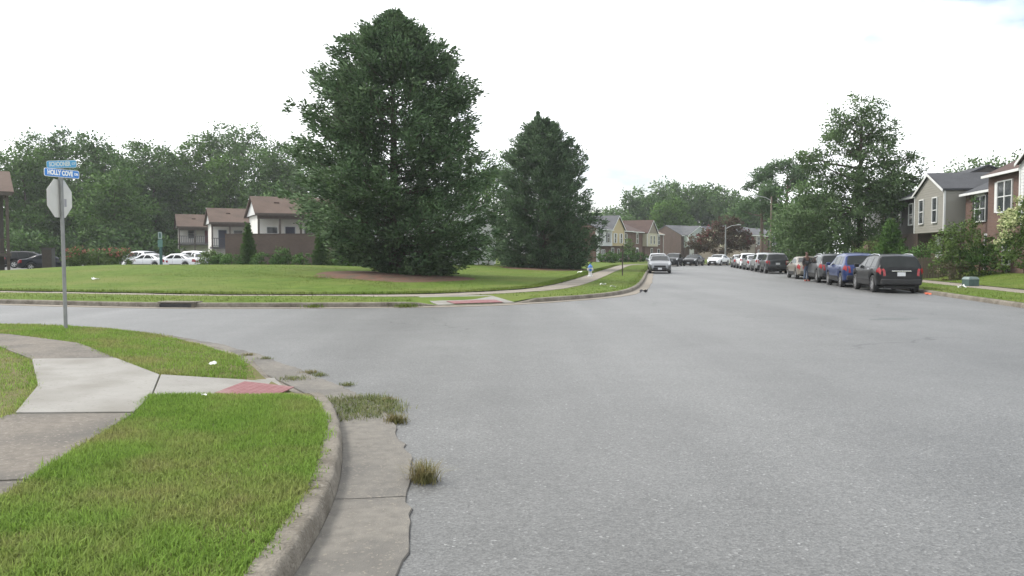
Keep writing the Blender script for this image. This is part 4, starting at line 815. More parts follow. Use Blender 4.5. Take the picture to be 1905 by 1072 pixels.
# brown porch building at the far left
t_ = thing('apartment_building', 'dark brown porch with a shingled roof and railings at the left', 'apartment block', (-42.6, 59.3, .15), R(35)); 
MB().box(0, 4.6, 2.2, 8, -.2, 6.0).build('wall', M_SBRN, t_)
MB().prism([(-.3, -.4, 6.05), (-.3, 4, 7.95), (-.3, 4, 8.1), (-.3, -.4, 6.2)], (5.5, 0, 0)).prism([(-.3, 8.4, 6.05), (-.3, 4, 7.95), (-.3, 4, 8.1), (-.3, 8.4, 6.2)], (5.5, 0, 0)).build('roof', M_RBRN, t_)
MB().prism([(4.9, -.3, 6.03), (4.9, 8.3, 6.03), (4.9, 4, 7.9)], (.06, 0, 0)).build('gable', M_STPE, t_)
MB().box(-.3, 5.1, -.46, -.405, 5.9, 6.2).build('fascia', M_POSTB, t_)
for x in (.2, 2.5, 4.75): MB().box(x - .1, x + .1, -.1, .1, -.3, 6.03).build('post', M_POSTB, t_)
MB().box(0, 4.95, -.2, 2.2, 1.25, 1.5).build('walkway', M_POSTB, t_); MB().box(.3, 4.65, -.05, .05, 2.5, 2.6).box(.3, 4.65, -.05, .05, 1.6, 1.68).build('rail', M_POSTB, t_)
bme = MB().box(0, .06, -.03, .03, 1.68, 2.5).mesh('baluster'); bme.materials.append(M_POSTB)
for k in range(21): o = link(bpy.data.objects.new('baluster', bme), t_); o.location = (.4 + k * .2, 0, 0)

# ------------------------------------------------------------------ cars
CAR = dict(
 suv=dict(L=4.77, W=.92, belt=1.02, sill=.27, r=.365, ax=(.98, 3.86), top=[(0, .60), (.03, .96), (.10, 1.06), (.42, 1.54), (.65, 1.60), (1.6, 1.63), (2.55, 1.56), (3.38, 1.15), (3.62, 1.09), (4.4, .97), (4.64, .84), (4.74, .66), (4.77, .52)], rear=(.11, .40), wind=(2.62, 3.36), side=[(.62, 1.32, .55, 1.15), (1.42, 2.28, 1.26, 2.10), (2.38, 3.22, 2.20, 2.56)]),
 crossover=dict(L=4.62, W=.91, belt=1.02, sill=.26, r=.355, ax=(.92, 3.70), top=[(0, .60), (.03, .98), (.12, 1.10), (.52, 1.56), (.80, 1.63), (1.6, 1.68), (2.5, 1.61), (3.3, 1.16), (3.55, 1.09), (4.25, .98), (4.50, .84), (4.59, .66), (4.62, .52)], rear=(.13, .50), wind=(2.57, 3.28), side=[(.78, 1.30, .78, 1.12), (1.40, 2.22, 1.24, 2.06), (2.32, 3.12, 2.16, 2.52)]),
 sedan=dict(L=4.85, W=.91, belt=.94, sill=.22, r=.325, ax=(1.02, 3.88), top=[(0, .58), (.04, .90), (.14, .99), (.72, 1.05), (1.42, 1.37), (1.85, 1.45), (2.55, 1.43), (3.42, 1.03), (3.66, .97), (4.5, .83), (4.72, .71), (4.82, .55), (4.85, .46)], rear=(.78, 1.40), wind=(2.62, 3.40), side=[(.98, 1.20, 1.36, 1.52), (1.30, 2.22, 1.60, 2.05), (2.32, 3.28, 2.15, 2.52)]))
def car(kd, label, x, y, z, yaw, paint, name='parked_car', group=None, rails=False, plate=True, chrome=False, rim=None, cat='car', detail=True):
    p = CAR[kd]; Ln, W = p['L'], p['W']; tx = [a for a, b in p['top']]; tz = [b for a, b in p['top']]; r = p['r']
    def ring(xx):
        zt = float(np.interp(xx, tx, tz)); ef = min(xx, Ln - xx)
        w_ = W - .16 * (1 - min(1, max(0, xx / .30))) ** 2 - .30 * (1 - min(1, max(0, (Ln - xx) / .75))) ** 2.2
        zb = p['sill'] + .10 * (1 - min(1, ef / .5))
        for c in p['ax']:
            d = abs(xx - c)
            if d < r + .055: zb = max(zb, r + math.sqrt((r + .055) ** 2 - d * d))
        zb = min(zb, zt - .12); be = min(p['belt'] + .05 * (1 - xx / Ln), zt - .045); k = zt - be; wr = w_ - .06 - k * .27; f = min(1, k / .3)
        zm = zb + (be - zb) * .45
        return [(0, zb), (w_ - .16, zb), (w_ - .035, zb + min(.05, (be - zb) * .2)), (w_, zm), (w_ - .012, be - (be - zm) * .25), (w_ - .055, be), (wr + .01, zt - .02 - .07 * f), (wr - .10, zt - .012), (0, zt + .018)]
    def Spt(xx, t, sg):
        a = ring(xx); i = min(int(t), 7); f = t - i; return Vector((xx - Ln / 2, sg * (a[i][0] + (a[i + 1][0] - a[i][0]) * f), a[i][1] + (a[i + 1][1] - a[i][1]) * f))
    st = set(np.round(np.linspace(0, Ln, 30), 3)) | set(tx)
    for c in p['ax']: st |= set(np.round(c + (r + .054) * np.cos(np.linspace(0, math.pi, 13)), 3))
    st = sorted(st); V = []; F = []; m_ = 17
    for s_ in st:
        a = ring(s_); full = [(-yy, zz) for yy, zz in a[:0:-1]][::1]; loop = [(yy, zz) for yy, zz in a] + [(-yy, zz) for yy, zz in a[-2:0:-1]]
        V += [(s_ - Ln / 2, yy, zz) for yy, zz in loop]
    m_ = 16
    for i in range(len(st) - 1):
        for j in range(m_): F.append((i * m_ + j, i * m_ + (j + 1) % m_, (i + 1) * m_ + (j + 1) % m_, (i + 1) * m_ + j))
    F.append(tuple(range(m_))); F.append(tuple((len(st) - 1) * m_ + j for j in range(m_)))
    t = thing(name, label, cat, (x, y, z), yaw, group)
    MB().add(V, F).build('body', paint, t, smooth=38)
    def patch(nm, mt, quad, sg, off, nx=5, nt_=4, both=False, par=None):
        """quad: ((x00,t0),(x10,t0),(x11,t1),(x01,t1))"""
        (a, t0), (b, _), (c, t1), (d, _) = quad; mb = MB(); vs = []
        sides = (1, -1) if both else (sg,)
        for s in sides:
            G = []
            for j in range(nt_ + 1):
                v = j / nt_
                for i in range(nx + 1):
                    u = i / nx; xx = (a + (b - a) * u) * (1 - v) + (d + (c - d) * u) * v; tt = t0 + (t1 - t0) * v
                    q = Spt(xx, tt, s); e = 1e-2; du = Spt(xx + e, tt, s) - Spt(xx - e, tt, s); dv = Spt(xx, min(tt + e, 7.999), s) - Spt(xx, tt - e, s); n = du.cross(dv) * s
                    if n.length > 1e-9: n.normalize()
                    if n.dot(Vector((q.x * .15, q.y, q.z - .7))) < 0: n = -n
                    G.append(q + n * off)
            fs = [(j * (nx + 1) + i, j * (nx + 1) + i + 1, (j + 1) * (nx + 1) + i + 1, (j + 1) * (nx + 1) + i) for j in range(nt_) for i in range(nx)]
            mb.add(G, fs)
        return mb.build(nm, mt, par or t, smooth=40)
    for b0, b1, t1, t0 in [(q[0], q[1], q[3], q[2]) for q in p['side']]:
        for sg in (1, -1): patch('side_window', M_CARGL, ((b0, 5.08), (b1, 5.08), (t1, 5.90), (t0, 5.90)), sg, .006)
    # windscreen and rear window span both halves
    for nm, (a, b) in (('windscreen', p['wind']), ('rear_window', p['rear'])):
        patch(nm, M_CARGL, ((a, 6.75), (b, 6.75), (b, 8.0), (a, 8.0)), 1, .006, both=True)
    # lights
    for sg in (1, -1):
        if kd == 'sedan': patch('tail_light', M_TAIL, ((.03, 3.4), (.34, 3.6), (.30, 4.95), (.035, 4.95)), sg, .012); patch('tail_light', M_TAIL, ((.006, 6.9), (.03, 6.9), (.03, 7.45), (.006, 7.45)), sg, .012)
        else: patch('tail_light', M_TAIL, ((.035, 3.7), (.30, 3.9), (.16, 5.3), (.06, 5.3)), sg, .012); patch('tail_light', M_TAIL, ((.012, 6.1), (.085, 6.1), (.085, 6.98), (.012, 6.98)), sg, .012)
        patch('headlight', M_HEAD, ((Ln - .62, 4.3), (Ln - .16, 4.3), (Ln - .22, 6.6), (Ln - .50, 6.4)), sg, .008)
        mi = MB().box(Ln * .665 - Ln / 2, Ln * .665 - Ln / 2 + .12, sg * (W - .03), sg * (W + .17), p['belt'] + .02, p['belt'] + .17).build('mirror', paint, t, bevel=.03)
        if detail:
            for hx in (p['side'][1][0] - .02, p['side'][2][0] - .02): patch('door_handle', M_CHROME if chrome else paint, ((hx + .05, 4.2), (hx + .25, 4.2), (hx + .25, 4.42), (hx + .05, 4.42)), sg, .025, 2, 1)
            for sx in (p['side'][1][0] - .05, p['side'][2][0] - .05, p['side'][2][1] + .02): patch('door_seam', M_BLACK, ((sx, 2.6), (sx + .014, 2.6), (sx + .014, 5.0), (sx, 5.0)), sg, .003, 1, 6)
            patch('sill_trim', M_PLAST, ((p['ax'][0] + r + .08, 2.0), (p['ax'][1] - r - .08, 2.0), (p['ax'][1] - r - .08, 2.75), (p['ax'][0] + r + .08, 2.75)), sg, .010, 6, 2)
        if rails: MB().tube([tuple(Spt(xx, 6.6, sg) + Vector((0, 0, .0 if k in (0, 4) else .055))) for k, xx in enumerate((.72, .85, 1.6, 2.3, 2.45))], .018, 6).build('roof_rail', M_CHROME, t, smooth=60)
    MB().box(-Ln / 2 + .25, Ln / 2 - .3, -.62, .62, .19, .5).build('underbody', M_PLAST, t)
    MB().box(-Ln / 2 - .05, -Ln / 2 + .16, -W + .13, W - .13, .36, .60).build('rear_bumper', paint if kd == 'sedan' else M_PLAST, t, bevel=.05)
    MB().box(Ln / 2 - .10, Ln / 2 + .035, -W + .36, W - .36, .26, .48).build('front_bumper', M_PLAST, t, bevel=.04)
    MB().box(Ln / 2 - .12, Ln / 2 + .012, -.46, .46, .50, .66).build('grille', M_PLAST, t, bevel=.02)
    if plate:
        zp = .72 if kd != 'sedan' else .74
        MB().box(-Ln / 2 - .035, -Ln / 2 + .02, -.155, .155, zp, zp + .16).build('license_plate', M_PLATE, t)
        MB().box(Ln / 2 + .036, Ln / 2 + .05, -.155, .155, .32, .47).build('license_plate', M_PLATE, t)
    if chrome: MB().box(-Ln / 2 - .03, -Ln / 2 + .06, -.38, .38, .905, .95).build('tailgate_trim', M_CHROME, t, bevel=.01)
    key = 'w%d' % int(r * 1000)
    if key not in WHEEL:
        wt = .215
        tm = MB().lathe([(r * .62, -wt / 2), (r * .93, -wt / 2), (r, -wt * .32), (r, wt * .32), (r * .93, wt / 2), (r * .62, wt / 2)], axis='y', n=28).mesh('wheel', 45); tm.materials.append(M_TYRE)
        rm = MB().lathe([(r * .64, -wt * .46), (r * .64, wt * .46)], axis='y', n=28); rm.lathe([(r * .64, -wt * .46), (r * .56, -wt * .46), (r * .55, -wt * .30)], axis='y', n=28); rm.lathe([(.001, -wt * .44), (.06, -wt * .43), (.065, -wt * .25)], axis='y', n=12)
        for k in range(5):
            a = 2 * math.pi * k / 5; ca, sa = math.cos(a), math.sin(a); d = .035; q = []
            for rr, ww, yy in ((.04, d, -wt * .42), (r * .6, d * 1.25, -wt * .44)):
                for s in (-1, 1): q.append((rr * ca - s * ww * sa, yy, rr * sa + s * ww * ca))
            q2 = [(a_, b_ + .04, c_) for a_, b_, c_ in q]; rm.add(q + q2, [(0, 1, 3, 2), (4, 6, 7, 5), (0, 2, 6, 4), (1, 5, 7, 3)])
        rme = rm.mesh('rim', 40); rme.materials.append(M_RIM)
        hm = MB().lathe([(.001, -wt * .20), (r * .62, -wt * .20)], axis='y', n=20).mesh('hub_shadow_disc'); hm.materials.append(M_BLACK)  # black disc stands in for the shade behind the spokes
        WHEEL[key] = (tm, rme, hm)
    tm, rme, hm = WHEEL[key]
    for c in p['ax']:
        for sg in (1, -1):
            wo = link(bpy.data.objects.new('wheel', tm), t); wo.location = (c - Ln / 2, sg * (W - .125), r); wo.rotation_euler = (0, 0, 0 if sg < 0 else math.pi)
            link(bpy.data.objects.new('rim', rme), wo); link(bpy.data.objects.new('hub_shadow', hm), wo)
    return t
WHEEL = {}
def paint(n, c, metal=.35, rough=.32): return mat('paint_' + n, c, tuple(k * 1.06 for k in c), rough, 1.0, metal=metal, coat=.3, spec=.3)
P_BLK = mat('paint_black', (.0055, .006, .007), (.007, .0075, .0085), .28, 1.0, coat=.12, spec=.16); P_CHAR = paint('charcoal', (.040, .043, .046)); P_BLUE = paint('blue', (.010, .026, .105)); P_SILV = paint('silver', (.34, .35, .36), .6); P_GUN = paint('gunmetal', (.06, .063, .066), .4)
P_WHT = paint('white', (.72, .73, .74), 0, .3); P_BEI = paint('champagne', (.22, .195, .16), .5); P_NAVY = mat('paint_navy', (.008, .011, .017), (.010, .013, .020), .28, 1.0, coat=.2, spec=.2); P_GREY = paint('grey', (.17, .178, .185), .5)
def kx(Y): return 17.0 + .17 * (Y - 32.7)
YR = R(90 - 9.65)
grp = 'cars parked along the right-hand kerb'
def rcar(kd, label, Yc, pnt, dx=.1, **k): return car(kd, label, kx(Yc) - 1.22 + dx, Yc, 0.0, YR, pnt, group=grp, **k)
rcar('suv', 'black SUV with chrome tailgate trim parked last in line by the lawn', 35.8, P_BLK, dx=.25, rails=True, chrome=True)
rcar('crossover', 'blue crossover parked between the black SUV and the gunmetal SUV', 41.0, P_BLUE)
rcar('suv', 'gunmetal SUV with roof rails parked beside the standing person', 46.6, P_GUN, rails=True)
rcar('sedan', 'champagne sedan parked in front of the gunmetal SUV behind the standing person', 53.2, P_BEI)
rcar('crossover', 'charcoal grey crossover parked last in the far group of cars', 66.9, P_CHAR)
rcar('crossover', 'silver crossover parked just ahead of the charcoal crossover', 73.2, P_SILV)
rcar('sedan', 'silver sedan parked second ahead of the charcoal crossover', 79.4, P_SILV)
rcar('suv', 'white SUV taller than its neighbours in the far group of parked cars', 85.4, P_WHT)
rcar('sedan', 'grey sedan parked ahead of the white SUV in the far group', 91.5, P_GREY)
car('sedan', 'white sedan parked at the head of the far line near the bend', 27.5, 97.6, 0, R(75), P_WHT, group=grp)
YL = R(-90 - 10); gl = 'cars parked facing along the left-hand kerb and bend'
car('sedan', 'grey sedan with front number plate parked facing out beside the verge', 12.35, 67.4, 0, YL, P_GREY, group=gl)
car('suv', 'silver SUV parked directly behind the grey sedan beside the verge', 13.55, 75.0, 0, YL, P_SILV, group=gl)
car('suv', 'black SUV parked on the bend beside the brick end wall', 20.1, 100.6, 0, R(-110), P_BLK, group=gl)
car('sedan', 'black sedan parked on the bend beside the mint-gabled house', 23.3, 103.6, 0, R(-118), P_BLK, group=gl)
car('sedan', 'low white sedan parked under the dark red flowering tree', 27.2, 106.4, 0, R(-122), P_WHT, group=gl)
gp = 'cars in the parking lot behind the lawn mound'; zp_ = .195
car('sedan', 'navy sedan with red tail light parked beside the grey cabinet', T(92, 73.5), 73.5, zp_ - .1, R(28), P_NAVY, group=gp)
car('suv', 'black SUV parked behind the navy sedan in the lot', T(62, 79), 79, zp_, R(14), P_BLK, group=gp)
car('sedan', 'grey sedan parked beside the porch at the edge of the lot', T(36, 83), 83, zp_, R(200), P_GREY, group=gp)
car('crossover', 'silver crossover parked next to the pink-flowered hedge', T(258, 82), 82, zp_, R(150), P_SILV, group=gp)
car('sedan', 'white sedan parked between the silver crossover and the green sign post', T(276, 76), 76, zp_ - .05, R(165), P_WHT, group=gp)
car('sedan', 'white sedan parked just past the green sign post', T(328, 76), 76, zp_ - .05, R(172), P_WHT, group=gp)
car('crossover', 'white crossover parked behind the white sedan past the sign post', T(352, 84), 84, zp_, R(160), P_WHT, group=gp)
car('sedan', 'silver sedan parked beside the leafy bushes at the brick wall', T(374, 78), 78, zp_, R(120), P_SILV, group=gp)

# ------------------------------------------------------------------ street furniture
def text_mesh(s, size, m, ext=.001):
    cu = bpy.data.curves.new('lettering', 'FONT'); cu.body = s; cu.size = size; cu.align_x = 'CENTER'; cu.align_y = 'CENTER'; cu.extrude = ext; cu.offset = .006 * size / .12
    ob = bpy.data.objects.new('lettering', cu); C.objects.link(ob); me = bpy.data.meshes.new_from_object(ob.evaluated_get(bpy.context.evaluated_depsgraph_get()))
    bpy.data.objects.remove(ob); me.name = 'lettering'; me.materials.clear(); me.materials.append(m); return me
sx, sy = -9.16, 16.5
t_ = thing('street_sign', 'galvanised sign post with two blue street name blades and an octagonal sign seen from behind', 'street sign', (sx, sy, .14)); t_.rotation_euler = (0, R(-.4), 0)
MB().tube([(0, 0, -.1), (0, 0, 3.04)], .036, 12).build('pole', M_STEEL, t_, smooth=40)
MB().tube([(0, 0, 3.04), (0, 0, 3.085)], .045, 12).build('blade_bracket', M_STEEL, t_, smooth=40)
def plate(w_, h, th, rad, n=5):
    pts = []
    for cx, cz, a0 in ((w_ / 2 - rad, h / 2 - rad, 0), (-w_ / 2 + rad, h / 2 - rad, 90), (-w_ / 2 + rad, -h / 2 + rad, 180), (w_ / 2 - rad, -h / 2 + rad, 270)):
        for k in range(n): a = R(a0 + 90 * k / (n - 1)); pts.append((cx + rad * math.cos(a), -th / 2, cz + rad * math.sin(a)))
    return MB().prism(pts, (0, th, 0))
def blade(z, rz, w_, h, blue, white, txt, suf, tilt=0):
    b = plate(w_, h, .006, .035).build('name_blade', white, t_); b.location = (.02, -.0, z); b.rotation_euler = (0, R(tilt), R(rz))
    f = plate(w_ - .02, h - .02, .004, .03)
    for sgn in (1, -1):
        fo = f.build('blade_face', blue, b); fo.location = (0, -.0055 * sgn, 0)
    lm = text_mesh(txt, h * .80, white); lo = link(bpy.data.objects.new('lettering', lm), b); lo.rotation_euler = (R(90), 0, 0); lo.location = (-w_ * .055, -.009, 0)
    wd = max(v.co.x for v in lm.vertices) - min(v.co.x for v in lm.vertices); lo.scale = (w_ * .72 / wd, 1, 1)
    sm = text_mesh(suf, h * .38, white); so = link(bpy.data.objects.new('lettering', sm), b); so.rotation_euler = (R(90), 0, 0); so.location = (w_ * .405, -.009, 0)
blade(3.17, 66, .78, .165, M_BLUE2, M_SWT, 'HOLLY COVE', 'DR', 0)
blade(3.355, 3, .60, .155, M_BLUE1, M_SWT2, 'SCHOONER', 'CT', -1.5)
MB().box(-.012, .052, -.02, .02, 3.25, 3.28).build('blade_bracket', M_STEEL, t_)
oc = [(.385 / math.cos(R(22.5)) * math.cos(R(22.5 + 45 * k)), 0, .385 / math.cos(R(22.5)) * math.sin(R(22.5 + 45 * k))) for k in range(8)]
so = MB().prism(oc, (0, .004, 0)).build('octagonal_plate', M_ALU, t_); so.location = (-.048, .012, 2.66); so.rotation_euler = (0, 0, R(84))
ro_ = MB().prism([(a * .99, .0045, c * .99) for a, b, c in oc], (0, .003, 0)).build('red_face', M_STOPR, so)
MB().box(.14, .21, -.003, -.0005, -.16, .0).build('sticker', mat('sticker_grey', (.27, .27, .29), rough=.6), so)
for zz in (-.26, .26): MB().tube([(.03, -.012, zz), (.03, .0, zz)], .014, 6).build('bolt', M_STEEL, so)

t_ = thing('fire_hydrant', 'white fire hydrant with blue bonnet beside the sidewalk', 'fire hydrant', (T(1098, 50.5), 50.5, zf(T(1098, 50.5), 50.5) + .0))
M_HYW = mat('hydrant_white', (.62, .63, .62), (.5, .5, .48), .6, 8); M_HYB = mat('hydrant_blue', (.03, .13, .42), (.04, .16, .45), .5, 8)
MB().lathe([(.001, 0), (.17, 0), (.17, .05), (.11, .07), (.105, .30), (.13, .32), (.13, .36), (.115, .38), (.115, .50), (.16, .51), (.16, .55)], n=14).build('barrel', M_HYW, t_, smooth=40)
MB().lathe([(.16, .55), (.15, .60), (.12, .67), (.06, .73), (.035, .74), (.035, .80), (.001, .80)], n=14).build('bonnet', M_HYB, t_, smooth=40)
for sgn in (1, -1): MB().tube([(sgn * .08, 0, .43), (sgn * .19, 0, .43)], [.065, .065], 10).build('hose_outlet', M_HYW, t_)
MB().tube([(0, -.08, .41), (0, -.20, .41)], [.085, .085], 10).build('pumper_outlet', M_HYB, t_)
t_ = thing('metal_post', 'thin dark post standing between the sidewalk and the verge', 'post', (T(1158, 53), 53, .18)); MB().box(-.035, .035, -.03, .03, -.1, 1.95).build('shaft', M_POSTB, t_); MB().box(-.045, .045, -.04, .04, 1.95, 1.99).build('cap', M_BLACK, t_)
t_ = thing('utility_pedestal', 'low grey-green utility box on the lawn beside the parked SUV', 'utility box', (T(1806, 36.5), 36.5, zr(T(1806, 36.5), 36.5) - .02), R(12))
MB().prism([(-.27, -.22, 0), (.27, -.22, 0), (.27, .22, 0), (-.27, .22, 0)], (0, 0, .30)).build('base_box', M_GBOX, t_, bevel=.02)
MB().add([(-.29, -.24, .302), (.29, -.24, .302), (.29, .24, .302), (-.29, .24, .302), (-.22, -.18, .42), (.22, -.18, .42), (.22, .18, .42), (-.22, .18, .42)], [(0, 3, 2, 1), (4, 5, 6, 7), (0, 1, 5, 4), (1, 2, 6, 5), (2, 3, 7, 6), (3, 0, 4, 7)]).build('lid', mat('box_lid', (.14, .19, .185), (.18, .23, .22), .6, 6), t_, bevel=.015)
t_ = thing('utility_cabinet', 'tall dark grey cabinet standing in front of the navy sedan', 'cabinet', (T(91, 66), 66, .05)); MB().box(-.42, .42, -.25, .25, 0, 2.0).build('cabinet_body', M_DKGREY, t_, bevel=.02); MB().box(-.45, .45, -.28, .28, 2.002, 2.06).build('cap', M_POSTB, t_); MB().box(-.36, .36, -.262, -.252, .15, 1.9).build('door', M_POSTB, t_)
t_ = thing('parking_sign', 'teal post with two small plates at the edge of the parking lot', 'sign', (T(300, 67), 67, .1)); MB().box(-.09, .09, -.09, .09, -.1, 3.1).build('post', M_GREENP, t_)
MB().box(-.17, .17, -.12, -.095, 2.72, 3.30).build('upper_plate', mat('plate_grey', (.20, .26, .26), (.28, .33, .33), .5, 8), t_); MB().box(-.07, .07, -.13, -.122, 2.82, 3.2).build('plate_mark', M_GREENP, t_); MB().box(-.20, .20, -.12, -.095, 2.05, 2.66).build('lower_plate', mat('plate_green', (.06, .15, .14), (.09, .18, .17), .5, 8), t_)
def lamp(name, label, x, y, z, h, arm, mt, headm, rz=0):
    t = thing(name, label, 'street lamp', (x, y, z), rz); MB().tube([(0, 0, -.2), (0, 0, h * .5), (0, 0, h)], [.13, .11, .085], 10).build('pole', mt, t, smooth=50)
    d = 1 if arm > 0 else -1; MB().tube([(0, 0, h - .5), (d * abs(arm) * .45, 0, h - .1), (arm, 0, h + .05)], [.045, .04, .035], 7).build('arm', headm, t, smooth=50)
    hd = MB().lathe([(.001, -.1), (.12, -.08), (.16, .0), (.13, .08), (.001, .12)], (0, 0, 0), n=12).build('lamp_head', headm, t, smooth=50); hd.location = (arm + d * .2, 0, h + .05); hd.scale = (2.0, .9, .8); return t
lamp('street_lamp', 'grey street lamp with a curved arm in front of the dark red flowering tree', T(1349, 114), 114, .2, 5.35, 1.7, M_STEEL, mat('lamp_grey', (.45, .46, .46), rough=.5))
lamp('street_lamp', 'wooden utility pole carrying a lamp arm beyond the parked cars', T(1424, 95.5) + .6, 95.5, .2, 8.1, -1.6, M_WOODP, mat('lamp_grey2', (.40, .41, .41), rough=.5))
# picket fence behind the black SUV
t_ = thing('picket_fence', 'weathered wooden fence under the shrubs behind the black SUV', 'fence', (T(1702, 46), 46, zr(T(1702, 46), 46)), R(-8))
pm = MB().prism([(0, 0, 0), (.13, 0, 0), (.13, 0, 1.15), (.065, 0, 1.25), (0, 0, 1.15)], (0, .02, 0)).mesh('picket'); pm.materials.append(M_FENCE)
for k in range(15): o = link(bpy.data.objects.new('picket', pm), t_); o.location = (k * .15, rnd.uniform(-.004, .004), rnd.uniform(-.02, .02))
MB().box(-.02, 2.3, .03, .08, .3, .38).box(-.02, 2.3, .03, .08, .9, .98).build('rail', M_FENCE, t_)
# litter
def litter(label, x, y, z, s, c, nm='litter'):
    g = random.Random(int(x * 100)); mb = MB(); n = 3; vs = [[(i / n - .5) * s * 1.6 + g.uniform(-.1, .1) * s, (j / n - .5) * s + g.uniform(-.1, .1) * s, abs(g.gauss(.3, .25)) * s] for i in range(n + 1) for j in range(n + 1)]
    o = mb.add(vs, [(i * 4 + j, i * 4 + 4 + j, i * 4 + 5 + j, i * 4 + 1 + j) for i in range(n) for j in range(n)]).build(nm, c, None); o.location = (x, y, z); tag(o, label, 'litter'); return o
M_PAP = mat('paper_white', (.72, .72, .70), (.62, .62, .60), .7, 20); M_PDK = mat('litter_dark', (.03, .03, .035), rough=.5); M_PRED = mat('litter_red', (.5, .10, .04), rough=.6)
litter('crumpled white paper on the grass above the corner ramp', -4.05, 10.85, .19, .055, M_PAP); litter('white scrap on the grass below the corner ramp', -3.25, 8.45, .19, .035, M_PAP)
litter('white scrap lying on the lawn mound behind the street sign', T(177, 38), 38, zf(T(177, 38), 38) + .06, .2, M_PAP); litter('white scrap on the verge by the curved kerb', T(1122, 36), 36, .24, .17, M_PAP); litter('white cup on the kerb edge of the verge', T(1140, 33.6), 33.6, .24, .14, M_PAP)
litter('dark scrap lying on the asphalt by the curved kerb', T(1198, 34), 34, .005, .22, M_PDK); litter('orange scrap on the asphalt behind the black SUV', T(1727, 32), 32, .01, .16, M_PRED); litter('white scrap on the verge beside the parked SUV', T(1790, 33), 33, .24, .18, M_PAP); litter('white scrap on the lawn beside the fire hydrant', T(1078, 56), 56, zf(T(1078, 56), 56) + .07, .22, M_PAP)

t_ = thing('paint_mark', 'faint teal utility paint marks on the asphalt behind the black SUV', 'road marking', (9.6, 20.3, .004), R(-9))
M_TEAL = mat('teal_paint', (.085, .135, .125), (.080, .088, .088), .8, 25)
for (a, b) in (((-.55, 0), (.45, .05)), ((-.2, .5), (.75, .42))):
    p, q = Vector((a[0], a[1], 0)), Vector((b[0], b[1], 0)); n_v = (q - p).cross(Vector((0, 0, 1))).normalized() * .045; pts_ = []
    MB().add([p + n_v, q + n_v * .7, q - n_v, p - n_v * .8], [(0, 1, 2, 3)]).build('stroke', M_TEAL, t_)
# ------------------------------------------------------------------ shrubs
def bush(name, label, px, Y, z, blobs, m, seed, leaf=.13, ncl=24, per=38, crad=.26, cat='shrub', flowers=None, group=None, shell=.8):
    H = max(b[2] for b in blobs) + .2; return crown_tree(name, label, (T(px, Y), Y, z), H, blobs, m, seed, ncl, per, leaf, crad, .6, .05, .15, cat=cat, flowers=flowers, group=group, shell=shell)
def cone_shrub(label, px, Y, z, H, Rr, m, seed):
    return conifer('conical_shrub', label, (T(px, Y), Y, z), [(.1, Rr * .85), (H * .2, Rr), (H * .45, Rr * .85), (H * .7, Rr * .5), (H * .9, Rr * .2), (H, .06)], 200, 26, .11, .17, m, seed, trunk_r=.07, tip_up=1.3, inner=.55, ncl=3)
zb_ = .45
cone_shrub('tall conical bright green shrub in front of the brick screen wall', 462, 69.5, .15, 3.95, .72, M_ARB, 41)
cone_shrub('tall conical green shrub at the right end of the brick screen wall', 597, 69.0, .2, 3.5, .70, M_ARB, 42)
for px, Y, s, lab in [(390, 70, 1.0, 'loose leafy bush at the left end of the brick screen wall'), (412, 69.6, .9, 'rounded leafy bush beside the left end of the brick wall'), (525, 69.5, 1.05, 'upright leafy bush midway along the brick screen wall'), (622, 69, 1.0, 'leafy bush with one red bloom next to the conical shrub'), (652, 68.5, 1.15, 'loose bush under the window of the white-sided building')]:
    bush('leafy_bush', lab, px, Y, .1, [(0, 0, .95 * s, .75 * s, .8 * s), (.45 * s, .1, .8 * s, .5 * s, .6 * s), (-.4 * s, 0, .75 * s, .5 * s, .55 * s), (.1, 0, 1.4 * s, .4 * s, .4 * s)], M_BUSH if px not in (622, 390) else M_LIGHTB, 50 + px, .16, 22, 38, .3, flowers=(M_PINKF, 1, .3, 1.0) if px == 622 else None)
CB = {430: 'low clipped round bush between the leafy bushes and the bright conical shrub', 490: 'low clipped round bush between the bright conical shrub and the upright leafy bush', 565: 'low clipped round bush between the upright leafy bush and the second conical shrub', 642: 'low clipped round bush next to the bush with one red bloom'}
for px, s in ((430, 1.3), (490, 1.35), (565, 1.35), (642, 1.35)):
    bush('clipped_bush', 'low clipped round bush along the foot of the brick screen wall', px, 68.2, .25, [(0, 0, .5 * s, .72 * s, .5 * s)], M_BUSH, 70 + px, .12, 32, 46, .2, group='clipped round bushes by the brick wall')['label'] = CB[px]
for px in (873, 890, 908):
    bush('clipped_bush', 'small upright clipped bush beside the white-sided building', px, 72, .45, [(0, 0, .55, .42, .62)], M_BUSH, 80 + px, .10, 30, 40, .16, group='clipped bushes between the conifers')
hx = T(183, 71); t0 = [(k * .9 - 2.3, 0, 1.15 + .12 * math.sin(k * 1.9), .75, .7) for k in range(6)] + [(k * .9 - 2.3, -.3, .55, .75, .6) for k in range(6)]
crown_tree('flowering_hedge', 'long green hedge topped with pink flowers beside the parking lot', (hx, 71, .2), 1.9, t0, M_LIGHTB, 91, 18, 44, .14, .28, .6, .06, .2, cat='hedge', flowers=(M_PINKF, 130, .12, 3.0))
